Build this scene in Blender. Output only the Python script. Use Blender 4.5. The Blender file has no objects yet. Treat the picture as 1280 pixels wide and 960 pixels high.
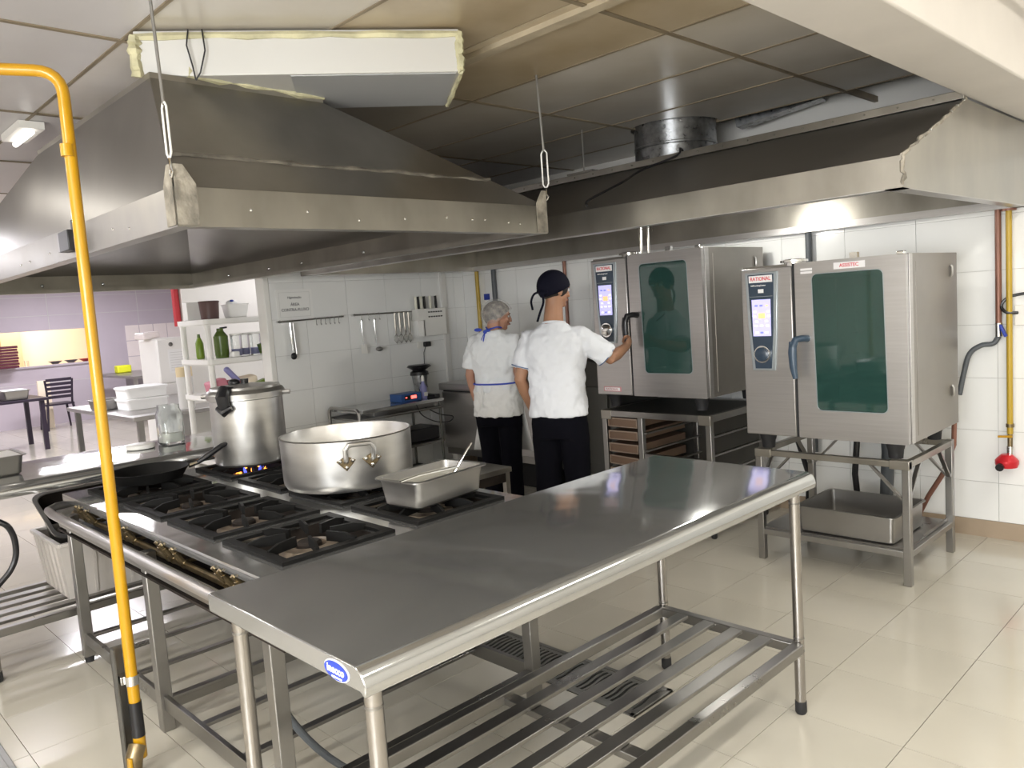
import bpy, bmesh, math, random
from math import sin, cos, pi, radians
from mathutils import Vector as V, Matrix
random.seed(7)
SC = bpy.context.scene
COL = SC.collection
# ------------------------------------------------------------------ camera
CAM = V((0.97927, -2.71804, 1.62238)); YAW, PIT, ROL, FPX = -0.80186, 0.09977, 0.06933, 984.15
fw = V((sin(YAW)*cos(PIT), cos(YAW)*cos(PIT), -sin(PIT))); rr = V((cos(YAW), -sin(YAW), 0)); dd = fw.cross(rr)
r2 = cos(ROL)*rr + sin(ROL)*dd; d2 = -sin(ROL)*rr + cos(ROL)*dd
cd = bpy.data.cameras.new('camera'); cam = bpy.data.objects.new('camera', cd); COL.objects.link(cam)
m3 = Matrix((r2, -d2, -fw)).transposed(); cam.matrix_world = Matrix.Translation(CAM) @ m3.to_4x4()
cd.sensor_width = 36; cd.lens = FPX/1280*36; cd.clip_start = .05; cd.clip_end = 100
SC.camera = cam
# ------------------------------------------------------------------ world + exposure
w = bpy.data.worlds.new('world'); SC.world = w; w.use_nodes = True
w.node_tree.nodes['Background'].inputs[0].default_value = (.9, .93, 1, 1); w.node_tree.nodes['Background'].inputs[1].default_value = .3
SC.view_settings.view_transform = 'Standard'; SC.view_settings.look = 'None'; SC.view_settings.gamma = 1
SC.view_settings.exposure = -0.08; SC.view_settings.use_curve_mapping = False
# ------------------------------------------------------------------ lamps (tube fixtures; lamp light and fixture share these spots)
TUBES = [(1.25, -3.4, 3.1, 0, 34), (1.25, -1.0, 3.1, 0, 34), (1.25, 1.2, 3.1, 0, 24), (-1.4, -3.4, 2.72, 0, 34), (-3.0, -3.9, 2.72, 0, 20), (-4.7, -2.6, 2.72, 0, 14),
         (-7.4, -1.5, 2.72, 0, 70), (-7.0, -4.0, 2.72, 0, 40), (-10.5, .5, 2.72, 0, 78), (-10.5, -3, 2.72, 0, 70), (-13.5, 1.5, 2.72, 0, 78), (-13.5, -2, 2.72, 0, 70), (-16.3, 1.2, 2.6, 0, 72), (-9.5, 3.6, 2.72, 0, 50), (-6.1, 1.7, 2.72, 0, 22)]  # last entry is an added lamp, brightens the corridor wall
for i, (x, y, z, a, e) in enumerate(TUBES):
    l = bpy.data.lights.new('tube_light', 'AREA'); l.shape = 'RECTANGLE'; l.size = .22; l.size_y = 1.2; l.energy = e
    l.color = (1, .955, .88) if x > -6 else (.95, .93, 1.0)
    if x < -16: l.color = (1, .9, .76)
    o = bpy.data.objects.new('tube_light', l); COL.objects.link(o); o.location = (x, y, z-.075)

l = bpy.data.lights.new('window_daylight', 'AREA'); l.shape = 'RECTANGLE'; l.size = 3.0; l.size_y = 1.1; l.energy = 215; l.color = (.96, .98, 1)
o = bpy.data.objects.new('window_daylight', l); COL.objects.link(o); o.location = (.9, -5.17, 1.65); o.rotation_euler = (pi/2, 0, 0)

# ------------------------------------------------------------------ materials
def mat(name, col, rough=.5, metal=0., var=0., vs=3., bump=0., bs=20., stretch=(1, 1, 1), emit=0., trans=0., coat=0., col2=None, alpha=1., rvar=0.):
    m = bpy.data.materials.new(name); m.use_nodes = True; n = m.node_tree; N = n.nodes; L = n.links
    b = N['Principled BSDF']; c = (*col, 1)
    b.inputs['Base Color'].default_value = c; b.inputs['Roughness'].default_value = rough; b.inputs['Metallic'].default_value = metal
    b.inputs['Coat Weight'].default_value = coat
    if trans: b.inputs['Transmission Weight'].default_value = trans; b.inputs['IOR'].default_value = 1.45
    if emit: b.inputs['Emission Color'].default_value = c; b.inputs['Emission Strength'].default_value = emit
    if alpha < 1: b.inputs['Alpha'].default_value = alpha
    if var or bump or col2 or rvar:
        tc = N.new('ShaderNodeTexCoord'); mp = N.new('ShaderNodeMapping'); mp.inputs['Scale'].default_value = stretch
        L.new(tc.outputs['Object'], mp.inputs[0])
        if var or col2 or rvar:
            t = N.new('ShaderNodeTexNoise'); t.inputs['Scale'].default_value = vs; t.inputs['Detail'].default_value = 5; L.new(mp.outputs[0], t.inputs['Vector'])
            if var or col2:
                r = N.new('ShaderNodeValToRGB'); r.color_ramp.elements[0].position = .35; r.color_ramp.elements[1].position = .68
                k = col2 or tuple(v*(1-var) for v in col)
                r.color_ramp.elements[0].color = (*k, 1); r.color_ramp.elements[1].color = c
                L.new(t.outputs[0], r.inputs[0]); L.new(r.outputs[0], b.inputs['Base Color'])
            if rvar:
                q = N.new('ShaderNodeMapRange'); q.inputs[3].default_value = max(0, rough-rvar); q.inputs[4].default_value = rough+rvar
                L.new(t.outputs[0], q.inputs[0]); L.new(q.outputs[0], b.inputs['Roughness'])
        if bump:
            t2 = N.new('ShaderNodeTexNoise'); t2.inputs['Scale'].default_value = bs; t2.inputs['Detail'].default_value = 2; L.new(mp.outputs[0], t2.inputs['Vector'])
            bp = N.new('ShaderNodeBump'); bp.inputs['Strength'].default_value = bump; bp.inputs['Distance'].default_value = .01
            L.new(t2.outputs[0], bp.inputs['Height']); L.new(bp.outputs[0], b.inputs['Normal'])
    return m
def gridmat(name, c1, c2, sx, sy, rough=.5, metal=0.):
    m = mat(name, c1, rough, metal); n = m.node_tree; N = n.nodes; L = n.links
    tc = N.new('ShaderNodeTexCoord'); t = N.new('ShaderNodeTexChecker'); t.inputs['Scale'].default_value = sx
    t.inputs[1].default_value = (*c1, 1); t.inputs[2].default_value = (*c2, 1)
    L.new(tc.outputs['Object'], t.inputs[0]); L.new(t.outputs[0], N['Principled BSDF'].inputs['Base Color']); return m
K = dict(
 tube_steel=mat('tube_steel', (.40, .38, .36), .24, 1, var=.08, vs=6, rvar=.06),
 steel=mat('steel', (.37, .36, .345), .32, .95, var=.16, vs=2, rvar=.08, bump=.03, bs=6),
 steel_top=mat('steel_top', (.50, .505, .50), .10, .86, var=.06, vs=1.5, rvar=.045, bump=.4, bs=2.6),
 steel_brushed=mat('steel_brushed', (.51, .495, .485), .34, .9, var=.08, vs=4, rvar=.06, stretch=(1, 1, 30)),
 steel_side_shade=mat('steel_side_shade', (.33, .31, .285), .36, .9, var=.18, vs=3, rvar=.08),  # oven sides: their dark reflections are put into a darker base colour
 hood=mat('hood_steel', (.27, .255, .235), .34, .85, var=.28, vs=2.2, rvar=.1, bump=.12, bs=2.5),
 hood_band=mat('hood_band', (.36, .34, .30), .32, .88, var=.22, vs=5, rvar=.1, bump=.08, bs=5, stretch=(1, 1, .5)),
 alu=mat('aluminium', (.66, .65, .63), .34, .95, var=.12, vs=5, rvar=.1, stretch=(1, 1, 4)),
 alu_in=mat('aluminium_inside', (.72, .71, .69), .4, .7, var=.05),
 chrome=mat('chrome', (.75, .75, .74), .12, 1),
 galv=mat('galvanised', (.5, .51, .52), .3, .95, var=.45, vs=22, rvar=.12),
 tile=mat('floor_tile', (.58, .545, .465), .16, 0, var=.06, vs=2.0, coat=.2),
 tile_far=mat('floor_tile_far', (.55, .50, .46), .2, 0, var=.1, vs=2.0),
 grout=mat('grout', (.22, .19, .15), .8),
 wtile=mat('wall_tile', (.87, .875, .86), .14, 0, var=.03, vs=1.5),
 wgrout=mat('wall_grout', (.60, .60, .58), .8),
 paint=mat('white_paint', (.82, .80, .75), .6, 0, var=.05, vs=2, bump=.08, bs=14),
 beam=mat('beam_paint', (.64, .60, .55), .6, 0, var=.06, vs=3, bump=.1, bs=10),
 purple=mat('lilac_paint', (.52, .46, .52), .5, 0, var=.04),
 cream=mat('cream_paint', (.92, .80, .63), .6), ftile=mat('far_tile', (.86, .78, .76), .25, 0, var=.05),
 panel=mat('ceiling_panel', (.60, .56, .50), .24, 0, var=.16, vs=1.3, coat=.1, col2=(.52, .47, .39)),
 panel_stain=mat('ceiling_panel_stained', (.50, .42, .30), .3, 0, var=.3, vs=2, col2=(.36, .28, .17)),
 panel_white=mat('ceiling_panel_white', (.60, .58, .59), .35, 0, var=.05),
 tbar=mat('ceiling_bar', (.30, .24, .16), .6, .1, var=.4, vs=3), tbarw=mat('ceiling_bar_bare', (.66, .56, .40), .5, .1, var=.4, vs=3),
 dark=mat('dark_void', (.02, .02, .02), .9),
 skirt=mat('skirting', (.42, .33, .24), .3, 0, var=.15),
 black=mat('black_iron', (.008, .0078, .0075), .6, .0, var=.4, vs=9, rvar=.12),
 blackp=mat('black_plastic', (.012, .012, .014), .3), rubber=mat('rubber', (.02, .02, .022), .6),
 rust=mat('burner_metal', (.42, .34, .26), .5, .6, var=.5, vs=15), brass=mat('brass', (.30, .23, .13), .35, .9, var=.4, vs=20),
 soot=mat('soot', (.035, .028, .024), .6, .2, var=.5, vs=6),
 yellow=mat('yellow_paint', (.54, .28, .003), .32, 0, var=.08, vs=6, coat=.3), yellow2=mat('yellow_pipe', (.48, .32, .03), .35),
 copper=mat('brown_pipe', (.28, .13, .09), .4, .3, var=.3), greyp=mat('grey_pipe', (.09, .10, .11), .5), redp=mat('red_paint', (.45, .02, .03), .4), regred=mat('regulator_red', (.60, .02, .03), .3, .2),
 blue=mat('blue_plastic', (.02, .05, .38), .4), white=mat('white_plastic', (.84, .83, .79), .35), paper=mat('paper', (.86, .86, .84), .7),
 crate=mat('grey_white_crate', (.62, .58, .54), .45, 0, var=.08, vs=4),
 foam=mat('foam_edge', (.66, .62, .40), .8, 0, var=.35, vs=9, bump=.8, bs=30), foil=mat('white_foil', (.60, .59, .56), .38, .1, bump=.35, bs=3), foilg=mat('grey_foil', (.55, .56, .57), .4, .4, bump=.3, bs=3),
 caulk=mat('dirty_sealant', (.42, .38, .31), .8, 0, var=.6, vs=14, bump=.6, bs=30),
 navy=mat('control_navy', (.035, .055, .085), .25), trim=mat('panel_trim', (.45, .50, .53), .3, .7), label=mat('label_white', (.9, .88, .88), .4), red=mat('label_red', (.70, .03, .05), .4), pinkl=mat('label_pink', (.62, .30, .32), .4),
 screen=mat('screen_lilac', (.52, .50, .86), .3, emit=.75), s_or=mat('icon_orange', (.95, .55, .25), .3, emit=.9), s_wh=mat('icon_white', (.95, .9, .95), .3, emit=.9), s_bl=mat('icon_blue', (.25, .28, .7), .3, emit=.5),
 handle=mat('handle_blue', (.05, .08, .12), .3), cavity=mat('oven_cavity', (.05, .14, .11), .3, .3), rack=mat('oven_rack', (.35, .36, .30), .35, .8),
 shirt=mat('white_cotton', (.78, .80, .84), .85, 0, bump=.25, bs=9), shirt2=mat('white_cotton_cream', (.82, .84, .85), .85, 0, bump=.25, bs=9), pants=mat('black_cloth', (.004, .004, .007), 1), piping=mat('blue_piping', (.10, .16, .30), .7),
 skin=mat('skin_tan', (.42, .22, .13), .5, 0, var=.12, vs=8), skin2=mat('skin_olive', (.46, .24, .16), .5, 0, var=.1, vs=8), hair=mat('dark_hair', (.02, .015, .012), .6, 0, bump=.5, bs=60),
 capc=mat('black_cap', (.006, .006, .014), .8), ghair=mat('grey_hair', (.30, .26, .22), .7, 0, var=.85, vs=30, bump=.6, bs=50), ribbon=mat('blue_ribbon', (.04, .08, .50), .6), apron=mat('white_apron', (.84, .84, .82), .7),
 net=mat('hair_net', (.85, .83, .80), .7, alpha=.2), eye=mat('eye_dark', (.02, .015, .01), .3), lips=mat('lips', (.36, .13, .10), .5),
 broth=mat('broth', (.62, .60, .55), .25), water=mat('cloudy_water', (.55, .54, .47), .12),
 glass=mat('clear_glass', (.9, .93, .92), .06, trans=.95), flour=mat('flour', (.85, .83, .76), .8),
 gtable=mat('dark_green_glass_bottle', (.07, .12, .012), .25), greenb=mat('green_bottle', (.16, .25, .02), .3), brown=mat('brown_bucket', (.10, .05, .045), .4), maroon=mat('maroon_plastic', (.10, .01, .03), .4),
 chairm=mat('purple_black', (.018, .01, .025), .4), pink=mat('pink_bag', (.60, .22, .28), .5), lilacb=mat('lilac_bottle', (.28, .28, .55), .4), yel=mat('yellow_pack', (.75, .62, .05), .4), tan=mat('tan_plastic', (.62, .50, .30), .5), lime=mat('lime_sponge', (.7, .72, .02), .6),
 basket=gridmat('basket_mesh', (.32, .22, .155), (.15, .09, .06), 100, 100, .5, .5), basketr=mat('basket_rim', (.42, .33, .26), .4, .6), wood=mat('tray_brown', (.22, .13, .08), .5, .2),
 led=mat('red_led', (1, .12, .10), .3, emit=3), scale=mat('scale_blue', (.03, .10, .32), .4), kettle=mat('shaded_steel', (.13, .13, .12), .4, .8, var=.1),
 tube=mat('tube_glow', (1, .96, .9), .5, emit=5), fl_o=mat('flame_orange', (1, .35, .05), .5, emit=4), fl_b=mat('flame_blue', (.1, .15, 1), .5, emit=1.5),
 day_pane=mat('daylight_pane', (.9, .93, 1), .5, emit=1.2),
 seal=mat('old_sealant', (.20, .18, .145), .7, 0, var=.6, vs=14, bump=.6, bs=30),
 rope=mat('steel_rod', (.35, .34, .32), .4, .8), ink=mat('ink', (.15, .15, .16), .7), knife_w=mat('knife_handle_white', (.82, .80, .68), .4), cloth_n=mat('trim_beige', (.74, .73, .70), .5),
 angle=mat('grey_angle_iron', (.20, .195, .18), .45, .7, var=.3, vs=8), drain=mat('drain_metal', (.30, .295, .275), .38, .85, var=.2, vs=6), screw=mat('screw', (.6, .6, .58), .25, .9), slat=mat('shelf_steel', (.30, .29, .275), .3, .95, var=.15, vs=4, rvar=.08))

for k_ in ('pants', 'capc', 'black', 'soot'): K[k_].node_tree.nodes['Principled BSDF'].inputs['Specular IOR Level'].default_value = .12 if k_ != 'black' else .2
# ------------------------------------------------------------------ mesh builder
RM = {}          # object -> matrix of the thing it belongs to
class B:
    def __init__(s): s.bm = bmesh.new()
    def hexa(s, p):
        v = [s.bm.verts.new(q) for q in p]
        for f in ((0, 3, 2, 1), (4, 5, 6, 7), (0, 1, 5, 4), (1, 2, 6, 5), (2, 3, 7, 6), (3, 0, 4, 7)): s.bm.faces.new([v[i] for i in f])
        return s
    def box(s, x0, x1, y0, y1, z0, z1):
        return s.hexa([(x0, y0, z0), (x1, y0, z0), (x1, y1, z0), (x0, y1, z0), (x0, y0, z1), (x1, y0, z1), (x1, y1, z1), (x0, y1, z1)])
    def obox(s, c, sx, sy, sz, rot=(0, 0, 0)):
        R = Matrix.Rotation(rot[2], 3, 'Z') @ Matrix.Rotation(rot[1], 3, 'Y') @ Matrix.Rotation(rot[0], 3, 'X'); c = V(c)
        return s.hexa([c + R @ V((a*sx/2, b*sy/2, d*sz/2)) for d in (-1, 1) for a, b in ((-1, -1), (1, -1), (1, 1), (-1, 1))])
    def bar(s, p, q, a, b=None, up=(0, 0, 1)):
        p, q = V(p), V(q); b = b or a; d = (q-p).normalized(); u = V(up)
        if abs(d.dot(u)) > .98: u = V((0, 1, 0))
        x = d.cross(u).normalized(); y = x.cross(d)
        return s.hexa([o + x*(i*a/2) + y*(j*b/2) for o in (p, q) for i, j in ((-1, -1), (1, -1), (1, 1), (-1, 1))])
    def loft(s, rings, caps=True, closed=False):
        R = [[s.bm.verts.new(p) for p in r] for r in rings]; n = len(R[0]); m = len(R)
        for i in range(m if closed else m-1):
            a, b = R[i], R[(i+1) % m]
            for j in range(n): s.bm.faces.new((a[j], a[(j+1) % n], b[(j+1) % n], b[j]))
        if caps and not closed: s.bm.faces.new(R[0][::-1]); s.bm.faces.new(R[-1])
        return s
    def tube(s, pts, r, n=10, closed=False, caps=True, sy=1.):
        pts = [V(p) for p in pts]; m = len(pts); rs = r if isinstance(r, (list, tuple)) else [r]*m; rings = []; prev = None
        for i, p in enumerate(pts):
            d = (pts[(i+1) % m]-pts[i-1]) if closed else (pts[min(i+1, m-1)]-pts[max(i-1, 0)])
            d.normalize()
            if prev is None: u = V((0, 0, 1)) if abs(d.z) < .9 else V((0, 1, 0))
            else: u = prev
            x = d.cross(u)
            if x.length < 1e-6: x = d.cross(V((1, 0, 0)))
            x.normalize(); y = x.cross(d).normalized(); prev = y
            rings.append([p + x*(cos(2*pi*k/n)*rs[i]) + y*(sin(2*pi*k/n)*rs[i]*sy) for k in range(n)])
        return s.loft(rings, caps, closed)
    def cyl(s, p, q, r, rb=None, n=16): return s.tube([p, q], [r, r if rb is None else rb], n)
    def lathe(s, prof, c=(0, 0, 0), n=32, caps=True):
        c = V(c); return s.loft([[c + V((cos(2*pi*k/n)*r, sin(2*pi*k/n)*r, z)) for k in range(n)] for r, z in prof], caps)
    def prism(s, pts, vec):
        vec = V(vec); a = [V(p) for p in pts]; return s.loft([a, [p+vec for p in a]])
    def ball(s, c, rx, ry=None, rz=None, rot=None, u=14, v=9):
        ry = ry or rx; rz = rz or rx; R = rot or Matrix.Identity(3); c = V(c); rings = []
        for i in range(1, v):
            t = pi*i/v; rings.append([c + R @ V((rx*sin(t)*cos(2*pi*k/u), ry*sin(t)*sin(2*pi*k/u), -rz*cos(t))) for k in range(u)])
        return s.loft(rings)
    def out(s, name, m, parent=None, label=None, cat=None, group=None, kind=None, smooth=35, bevel=0, seg=2, mods=None):
        bm = s.bm; bmesh.ops.recalc_face_normals(bm, faces=bm.faces)
        if parent is not None: M = RM[parent]; bm.transform(M.inverted()); o_loc = None
        else:
            xs = [v.co for v in bm.verts]; lo = V([min(c[i] for c in xs) for i in range(3)]); hi = V([max(c[i] for c in xs) for i in range(3)])
            o_loc = V(((lo.x+hi.x)/2, (lo.y+hi.y)/2, lo.z)); M = Matrix.Translation(o_loc); bm.transform(M.inverted())
        me = bpy.data.meshes.new(name); bm.to_mesh(me); bm.free(); me.materials.append(K[m] if isinstance(m, str) else m)
        o = bpy.data.objects.new(name, me); COL.objects.link(o); RM[o] = M
        if smooth:
            me.polygons.foreach_set('use_smooth', [True]*len(me.polygons)); me.set_sharp_from_angle(angle=radians(smooth))
        if parent is not None: o.parent = parent
        else: o.location = o_loc
        if bevel:
            b = o.modifiers.new('bevel', 'BEVEL'); b.width = bevel; b.segments = seg; b.limit_method = 'ANGLE'; b.angle_limit = radians(40)
        tag(o, label, cat, group, kind); return o
def tag(o, label=None, cat=None, group=None, kind=None):
    for k, v in (('label', label), ('category', cat), ('group', group), ('kind', kind)):
        if v: o[k] = v
    return o
def thing(name, label, cat, loc=(0, 0, 0), rotz=0, group=None, kind=None):
    o = bpy.data.objects.new(name, None); COL.objects.link(o); o.location = loc; o.rotation_euler = (0, 0, rotz); o.empty_display_size = .1
    RM[o] = Matrix.Translation(loc) @ Matrix.Rotation(rotz, 4, 'Z'); return tag(o, label, cat, group, kind)
def dup(root, loc, rotz=0, label=None, group=None):
    def cp(o, par):
        c = o.copy(); COL.objects.link(c); c.parent = par
        for ch in kids(o): cp(ch, c)
        return c
    r = cp(root, None); r.location = loc; r.rotation_euler = (0, 0, rotz)
    if label: r['label'] = label
    if group: r['group'] = group
    return r
def kids(o): return list(o.children)
def share(name, me, parent, loc, rot=(0, 0, 0), M0=None):
    o = bpy.data.objects.new(name, me); COL.objects.link(o); o.parent = parent; o.location = loc; o.rotation_euler = rot; return o
def solid(o, t, off=-1): m = o.modifiers.new('sheet', 'SOLIDIFY'); m.thickness = t; m.offset = off; return o
def rr_ring(cx, cy, z, w, d, r, n=5):
    p = []
    for (sx, sy, a0) in ((1, 1, 0), (-1, 1, pi/2), (-1, -1, pi), (1, -1, 3*pi/2)):
        for k in range(n+1):
            a = a0 + (pi/2)*k/n; p.append(V((cx+sx*(w/2-r)+cos(a)*r, cy+sy*(d/2-r)+sin(a)*r, z)))
    return p
def text(s, size, M, m, parent, name='lettering', ext=.0008, sx=1., align='CENTER'):
    c = bpy.data.curves.new('t', 'FONT'); c.body = s; c.size = size; c.extrude = ext; c.align_x = align; c.align_y = 'CENTER'; c.resolution_u = 3; c.offset = size*.012
    t = bpy.data.objects.new('t', c); COL.objects.link(t); bpy.context.view_layer.update()
    me = bpy.data.meshes.new_from_object(t); bpy.data.objects.remove(t)
    me.transform(RM[parent].inverted() @ M @ Matrix.Diagonal((sx, 1, 1, 1))); me.materials.clear(); me.materials.append(K[m])
    o = bpy.data.objects.new(name, me); COL.objects.link(o); o.parent = parent; RM[o] = RM[parent]; return o
def face_y(x, y, z): return Matrix.Translation((x, y, z)) @ Matrix.Rotation(pi/2, 4, 'X')            # reads towards -Y
def face_x(x, y, z): return Matrix.Translation((x, y, z)) @ Matrix.Rotation(pi/2, 4, 'Z') @ Matrix.Rotation(pi/2, 4, 'X')   # reads towards +X
def inview(p, mg=60):
    q = V(p)-CAM; zc = q.dot(fw)
    if zc < .1: return False
    u = 640+FPX*q.dot(r2)/zc; v = 480+FPX*q.dot(d2)/zc
    return -mg < u < 1280+mg and -mg < v < 960+mg

# ------------------------------------------------------------------ THE SETTING
XW, YB, ZC = -5.16, 2.63, 2.75
floor = B().box(-15.6, 2.6, -5.2, 5.2, -.1, -.006).out('floor', 'grout', kind='structure', smooth=0)
tm = None; cells = []
for i in range(-37, 6):
    for j in range(-12, 12):
        cx, cy = (i+.5)*.42, (j+.5)*.42
        if (-1.96 < cx < -.84 and -.43 < cy < -.14): continue
        cells.append(((V((cx, cy, 0))-CAM).length, cx, cy))
vis = sorted(c for c in cells if inview((c[1], c[2], 0))); near = vis[:300]; ns = set(near)
b = B().box(-.2085, .2085, -.2085, .2085, 0, .006); me = b.out('t', 'tile', smooth=0); tme = me.data; bpy.data.objects.remove(me)
for d, cx, cy in near:
    o = share('floor_tile', tme, floor, (cx - floor.location.x, cy - floor.location.y, -.006 - floor.location.z))
for k_, (xa, xb, ya, yb_) in enumerate(((-2.0985, -1.6815, -.147, -.0015), (-1.6785, -1.2615, -.147, -.0015), (-1.2585, -.8415, -.147, -.0015), (-2.0985, -1.953, -.4185, -.15))):
    B().box(xa, xb, ya, yb_, -.006, 0).out('floor_tile', 'tile', floor, smooth=0)
rest = B()
for c in cells:
    if c not in ns and (c in vis or c[1] > -7): rest.box(c[1]-.2085, c[1]+.2085, c[2]-.2085, c[2]+.2085, -.006, 0)
rest.out('far_floor_tiles', 'tile', floor, kind='stuff', smooth=0)
def tiled_wall(wall, axis, coords, zs, at, sign, m='wtile', t=.007, gap=.003):
    meshes = {}
    for i in range(len(coords)-1):
        for k in range(len(zs)-1):
            a0, a1, z0, z1 = coords[i]+gap/2, coords[i+1]-gap/2, zs[k]+gap/2, zs[k+1]-gap/2
            key = (round(a1-a0, 4), round(z1-z0, 4))
            if key not in meshes:
                bb = B(); h, v = key
                if axis == 'x': bb.box(-h/2, h/2, min(0, sign*t), max(0, sign*t), -v/2, v/2)
                else: bb.box(min(0, sign*t), max(0, sign*t), -h/2, h/2, -v/2, v/2)
                tmp = bb.out('t', m, smooth=0); mm = tmp.data; mm.transform(Matrix.Translation((0, 0, 0)))
                off = tmp.location.copy(); mm.transform(Matrix.Translation(off)); bpy.data.objects.remove(tmp); meshes[key] = mm
            c = V(((a0+a1)/2, at, (z0+z1)/2)) if axis == 'x' else V((at, (a0+a1)/2, (z0+z1)/2))
            share('wall_tile', meshes[key], wall, c - wall.location)
wb = B().box(XW-.12, 2.6, YB, YB+.12, 0, 3.25).out('wall_back', 'wgrout', kind='structure', smooth=0)
xs = [-.36+.447*k for k in range(-10, 4)]; xs = [XW+.007]+xs
tiled_wall(wb, 'x', xs, [.105]+[.344+.3215*k for k in range(7)], YB, -1)
B().box(XW, 2.6, YB-.006, YB, 2.28, 3.25).out('upper_plaster', 'paint', wb, smooth=0)
wl = B().box(XW-.12, XW, .44, YB, 0, ZC).out('wall_left', 'wgrout', kind='structure', smooth=0)
tiled_wall(wl, 'y', [.475, .797, 1.22, 1.645, 2.07, 2.49, YB-.007], [.105, .40]+[.71+.308*k for k in range(6)], XW, 1)
tiled_wall(wl, 'x', [XW-.12, XW-.003], [.105, 2.2], .44, -1, 'paint')
B().box(XW-.13, XW+.012, .425, .475, 0, 2.6).out('corner_trim', 'white', wl, bevel=.006)
B().box(XW, XW+.03, 2.31, 2.375, 0, 2.2).out('trim_1', 'cloth_n', kind='structure', bevel=.004)
B().box(XW-.1, 2.6, YB-.016, YB-.007, 0, .105).out('baseboard_back', 'skirt', kind='structure', smooth=0)
B().box(XW+.007, XW+.016, .44, YB, 0, .105).out('baseboard_left', 'skirt', kind='structure', smooth=0)
B().box(2.6, 2.72, -5.2, YB, 0, 3.25).out('wall_right', 'paint', kind='structure', smooth=0)
b = B(); b.box(-15.6, -.65, -5.32, -5.2, 0, 3.25).box(2.45, 2.6, -5.32, -5.2, 0, 3.25).box(-.65, 2.45, -5.32, -5.2, 0, 1.05).box(-.65, 2.45, -5.32, -5.2, 2.25, 3.25).out('wall_front', 'paint', kind='structure', smooth=0)
w1 = B().box(-.65, 2.45, -5.27, -5.26, 1.05, 2.25).out('window_1', 'day_pane', kind='structure', smooth=0)
for x in (-.63, .38, 1.41, 2.43): B().box(x-.025, x+.025, -5.26, -5.22, 1.05, 2.25).out('window_frame', 'white', w1)
for z in (1.07, 2.23): B().box(-.65, 2.45, -5.26, -5.22, z-.025, z+.025).out('window_frame', 'white', w1)
B().box(-7.1, -6.98, .48, 5.2, 0, ZC).out('wall_corridor', 'paint', kind='structure', smooth=0)
B().box(-7.1, -5.28, 2.63, 2.75, 0, ZC).out('wall_corridor_end', 'paint', kind='structure', smooth=0)
B().box(-15.6, -7.1, 5.2, 5.32, 0, ZC).out('wall_dining_side', 'purple', kind='structure', smooth=0)
# far lilac wall with the serving hatch
wf = B(); wf.box(-15.7, -15.5, -5.2, -1.3, 0, ZC).box(-15.7, -15.5, 2.12, 5.2, 0, ZC).box(-15.7, -15.5, -1.3, 2.12, 0, 1.11).box(-15.7, -15.5, -1.3, 2.12, 1.75, ZC)
wf = wf.out('wall_far', 'purple', kind='structure', smooth=0)
B().box(-15.5, -15.46, -1.3, 2.12, 1.08, 1.115).out('hatch_sill', 'purple', wf)
b = B()
for k in range(13): b.box(-15.499, -15.497, -5+.8*k, -4.99+.8*k, 1.76, 2.5)
for z in (2.02, 2.36, .78): b.box(-15.499, -15.497, -5.2, 5.2, z, z+.008)
b.out('panel_joints', 'wgrout', wf)
tiled_wall(wf, 'y', [2.72+.27*k for k in range(9)], [.2+.31*k for k in range(6)], -15.5, 1, 'ftile', .01, .012)
B().box(-17.4, -17.3, -2.5, 4, 0, ZC).out('wall_hatch_room', 'cream', kind='structure', smooth=0)
B().box(-17.3, -17.0, .9, 1.25, 0, ZC).out('hatch_room_pillar', 'tan', kind='structure', smooth=0)
B().box(-17.4, -15.7, -2.6, -2.5, 0, ZC).out('wall_hatch_left', 'cream', kind='structure', smooth=0)
B().box(-17.4, -15.7, 4, 4.1, 0, ZC).out('wall_hatch_right', 'cream', kind='structure', smooth=0)
B().box(-17.4, -15.6, -2.6, 4.1, ZC, ZC+.1).out('ceiling_hatch_room', 'cream', kind='structure', smooth=0)
B().box(-17.4, -15.6, -2.6, 4.1, -.1, 0).out('floor_hatch_room', 'cream', kind='structure', smooth=0)
# ceiling: bars and lay-in panels under a dark void
ceil = B().box(-15.6, .0, -5.2, 5.2, 3.15, 3.25).out('ceiling', 'dark', kind='structure', smooth=0)
B().box(.06, 2.6, -5.2, YB, 3.2, 3.3).out('ceiling_near_side', 'paint', kind='structure', smooth=0)
PX, PY = 1.28, .61; gx = [-1.03+PX*k for k in range(-12, 2)]; gy = [.31+PY*k for k in range(-9, 9)]
bars = B(); bw = B()
for x in gx: bars.box(x-.012, x+.012, -5.2, 5.2, ZC-.004, ZC+.03)
for y in gy:
    bars.box(-15.6, -2.33, y-.008, y+.008, ZC-.003, ZC+.03)
    if abs(y+.30) > .1: bars.box(-2.33, .0, y-.008, y+.008, ZC-.003, ZC+.03)
bars.out('ceiling_bars', 'tbar', ceil, smooth=0)
B().box(-1.95, -.25, -.245, -.185, ZC-.02, ZC+.01).out('bare_ceiling_bar', 'tbarw', ceil, smooth=0)
pmesh = {}
for mm in ('panel', 'panel_stain', 'panel_white'):
    t = B().box(-PX/2+.008, PX/2-.008, -PY/2+.006, PY/2-.006, 0, .012).out('t', mm, smooth=0); pmesh[mm] = t.data; bpy.data.objects.remove(t)
gap_cells = {(-2, 3), (-1, 3)}
farp = B()
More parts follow.
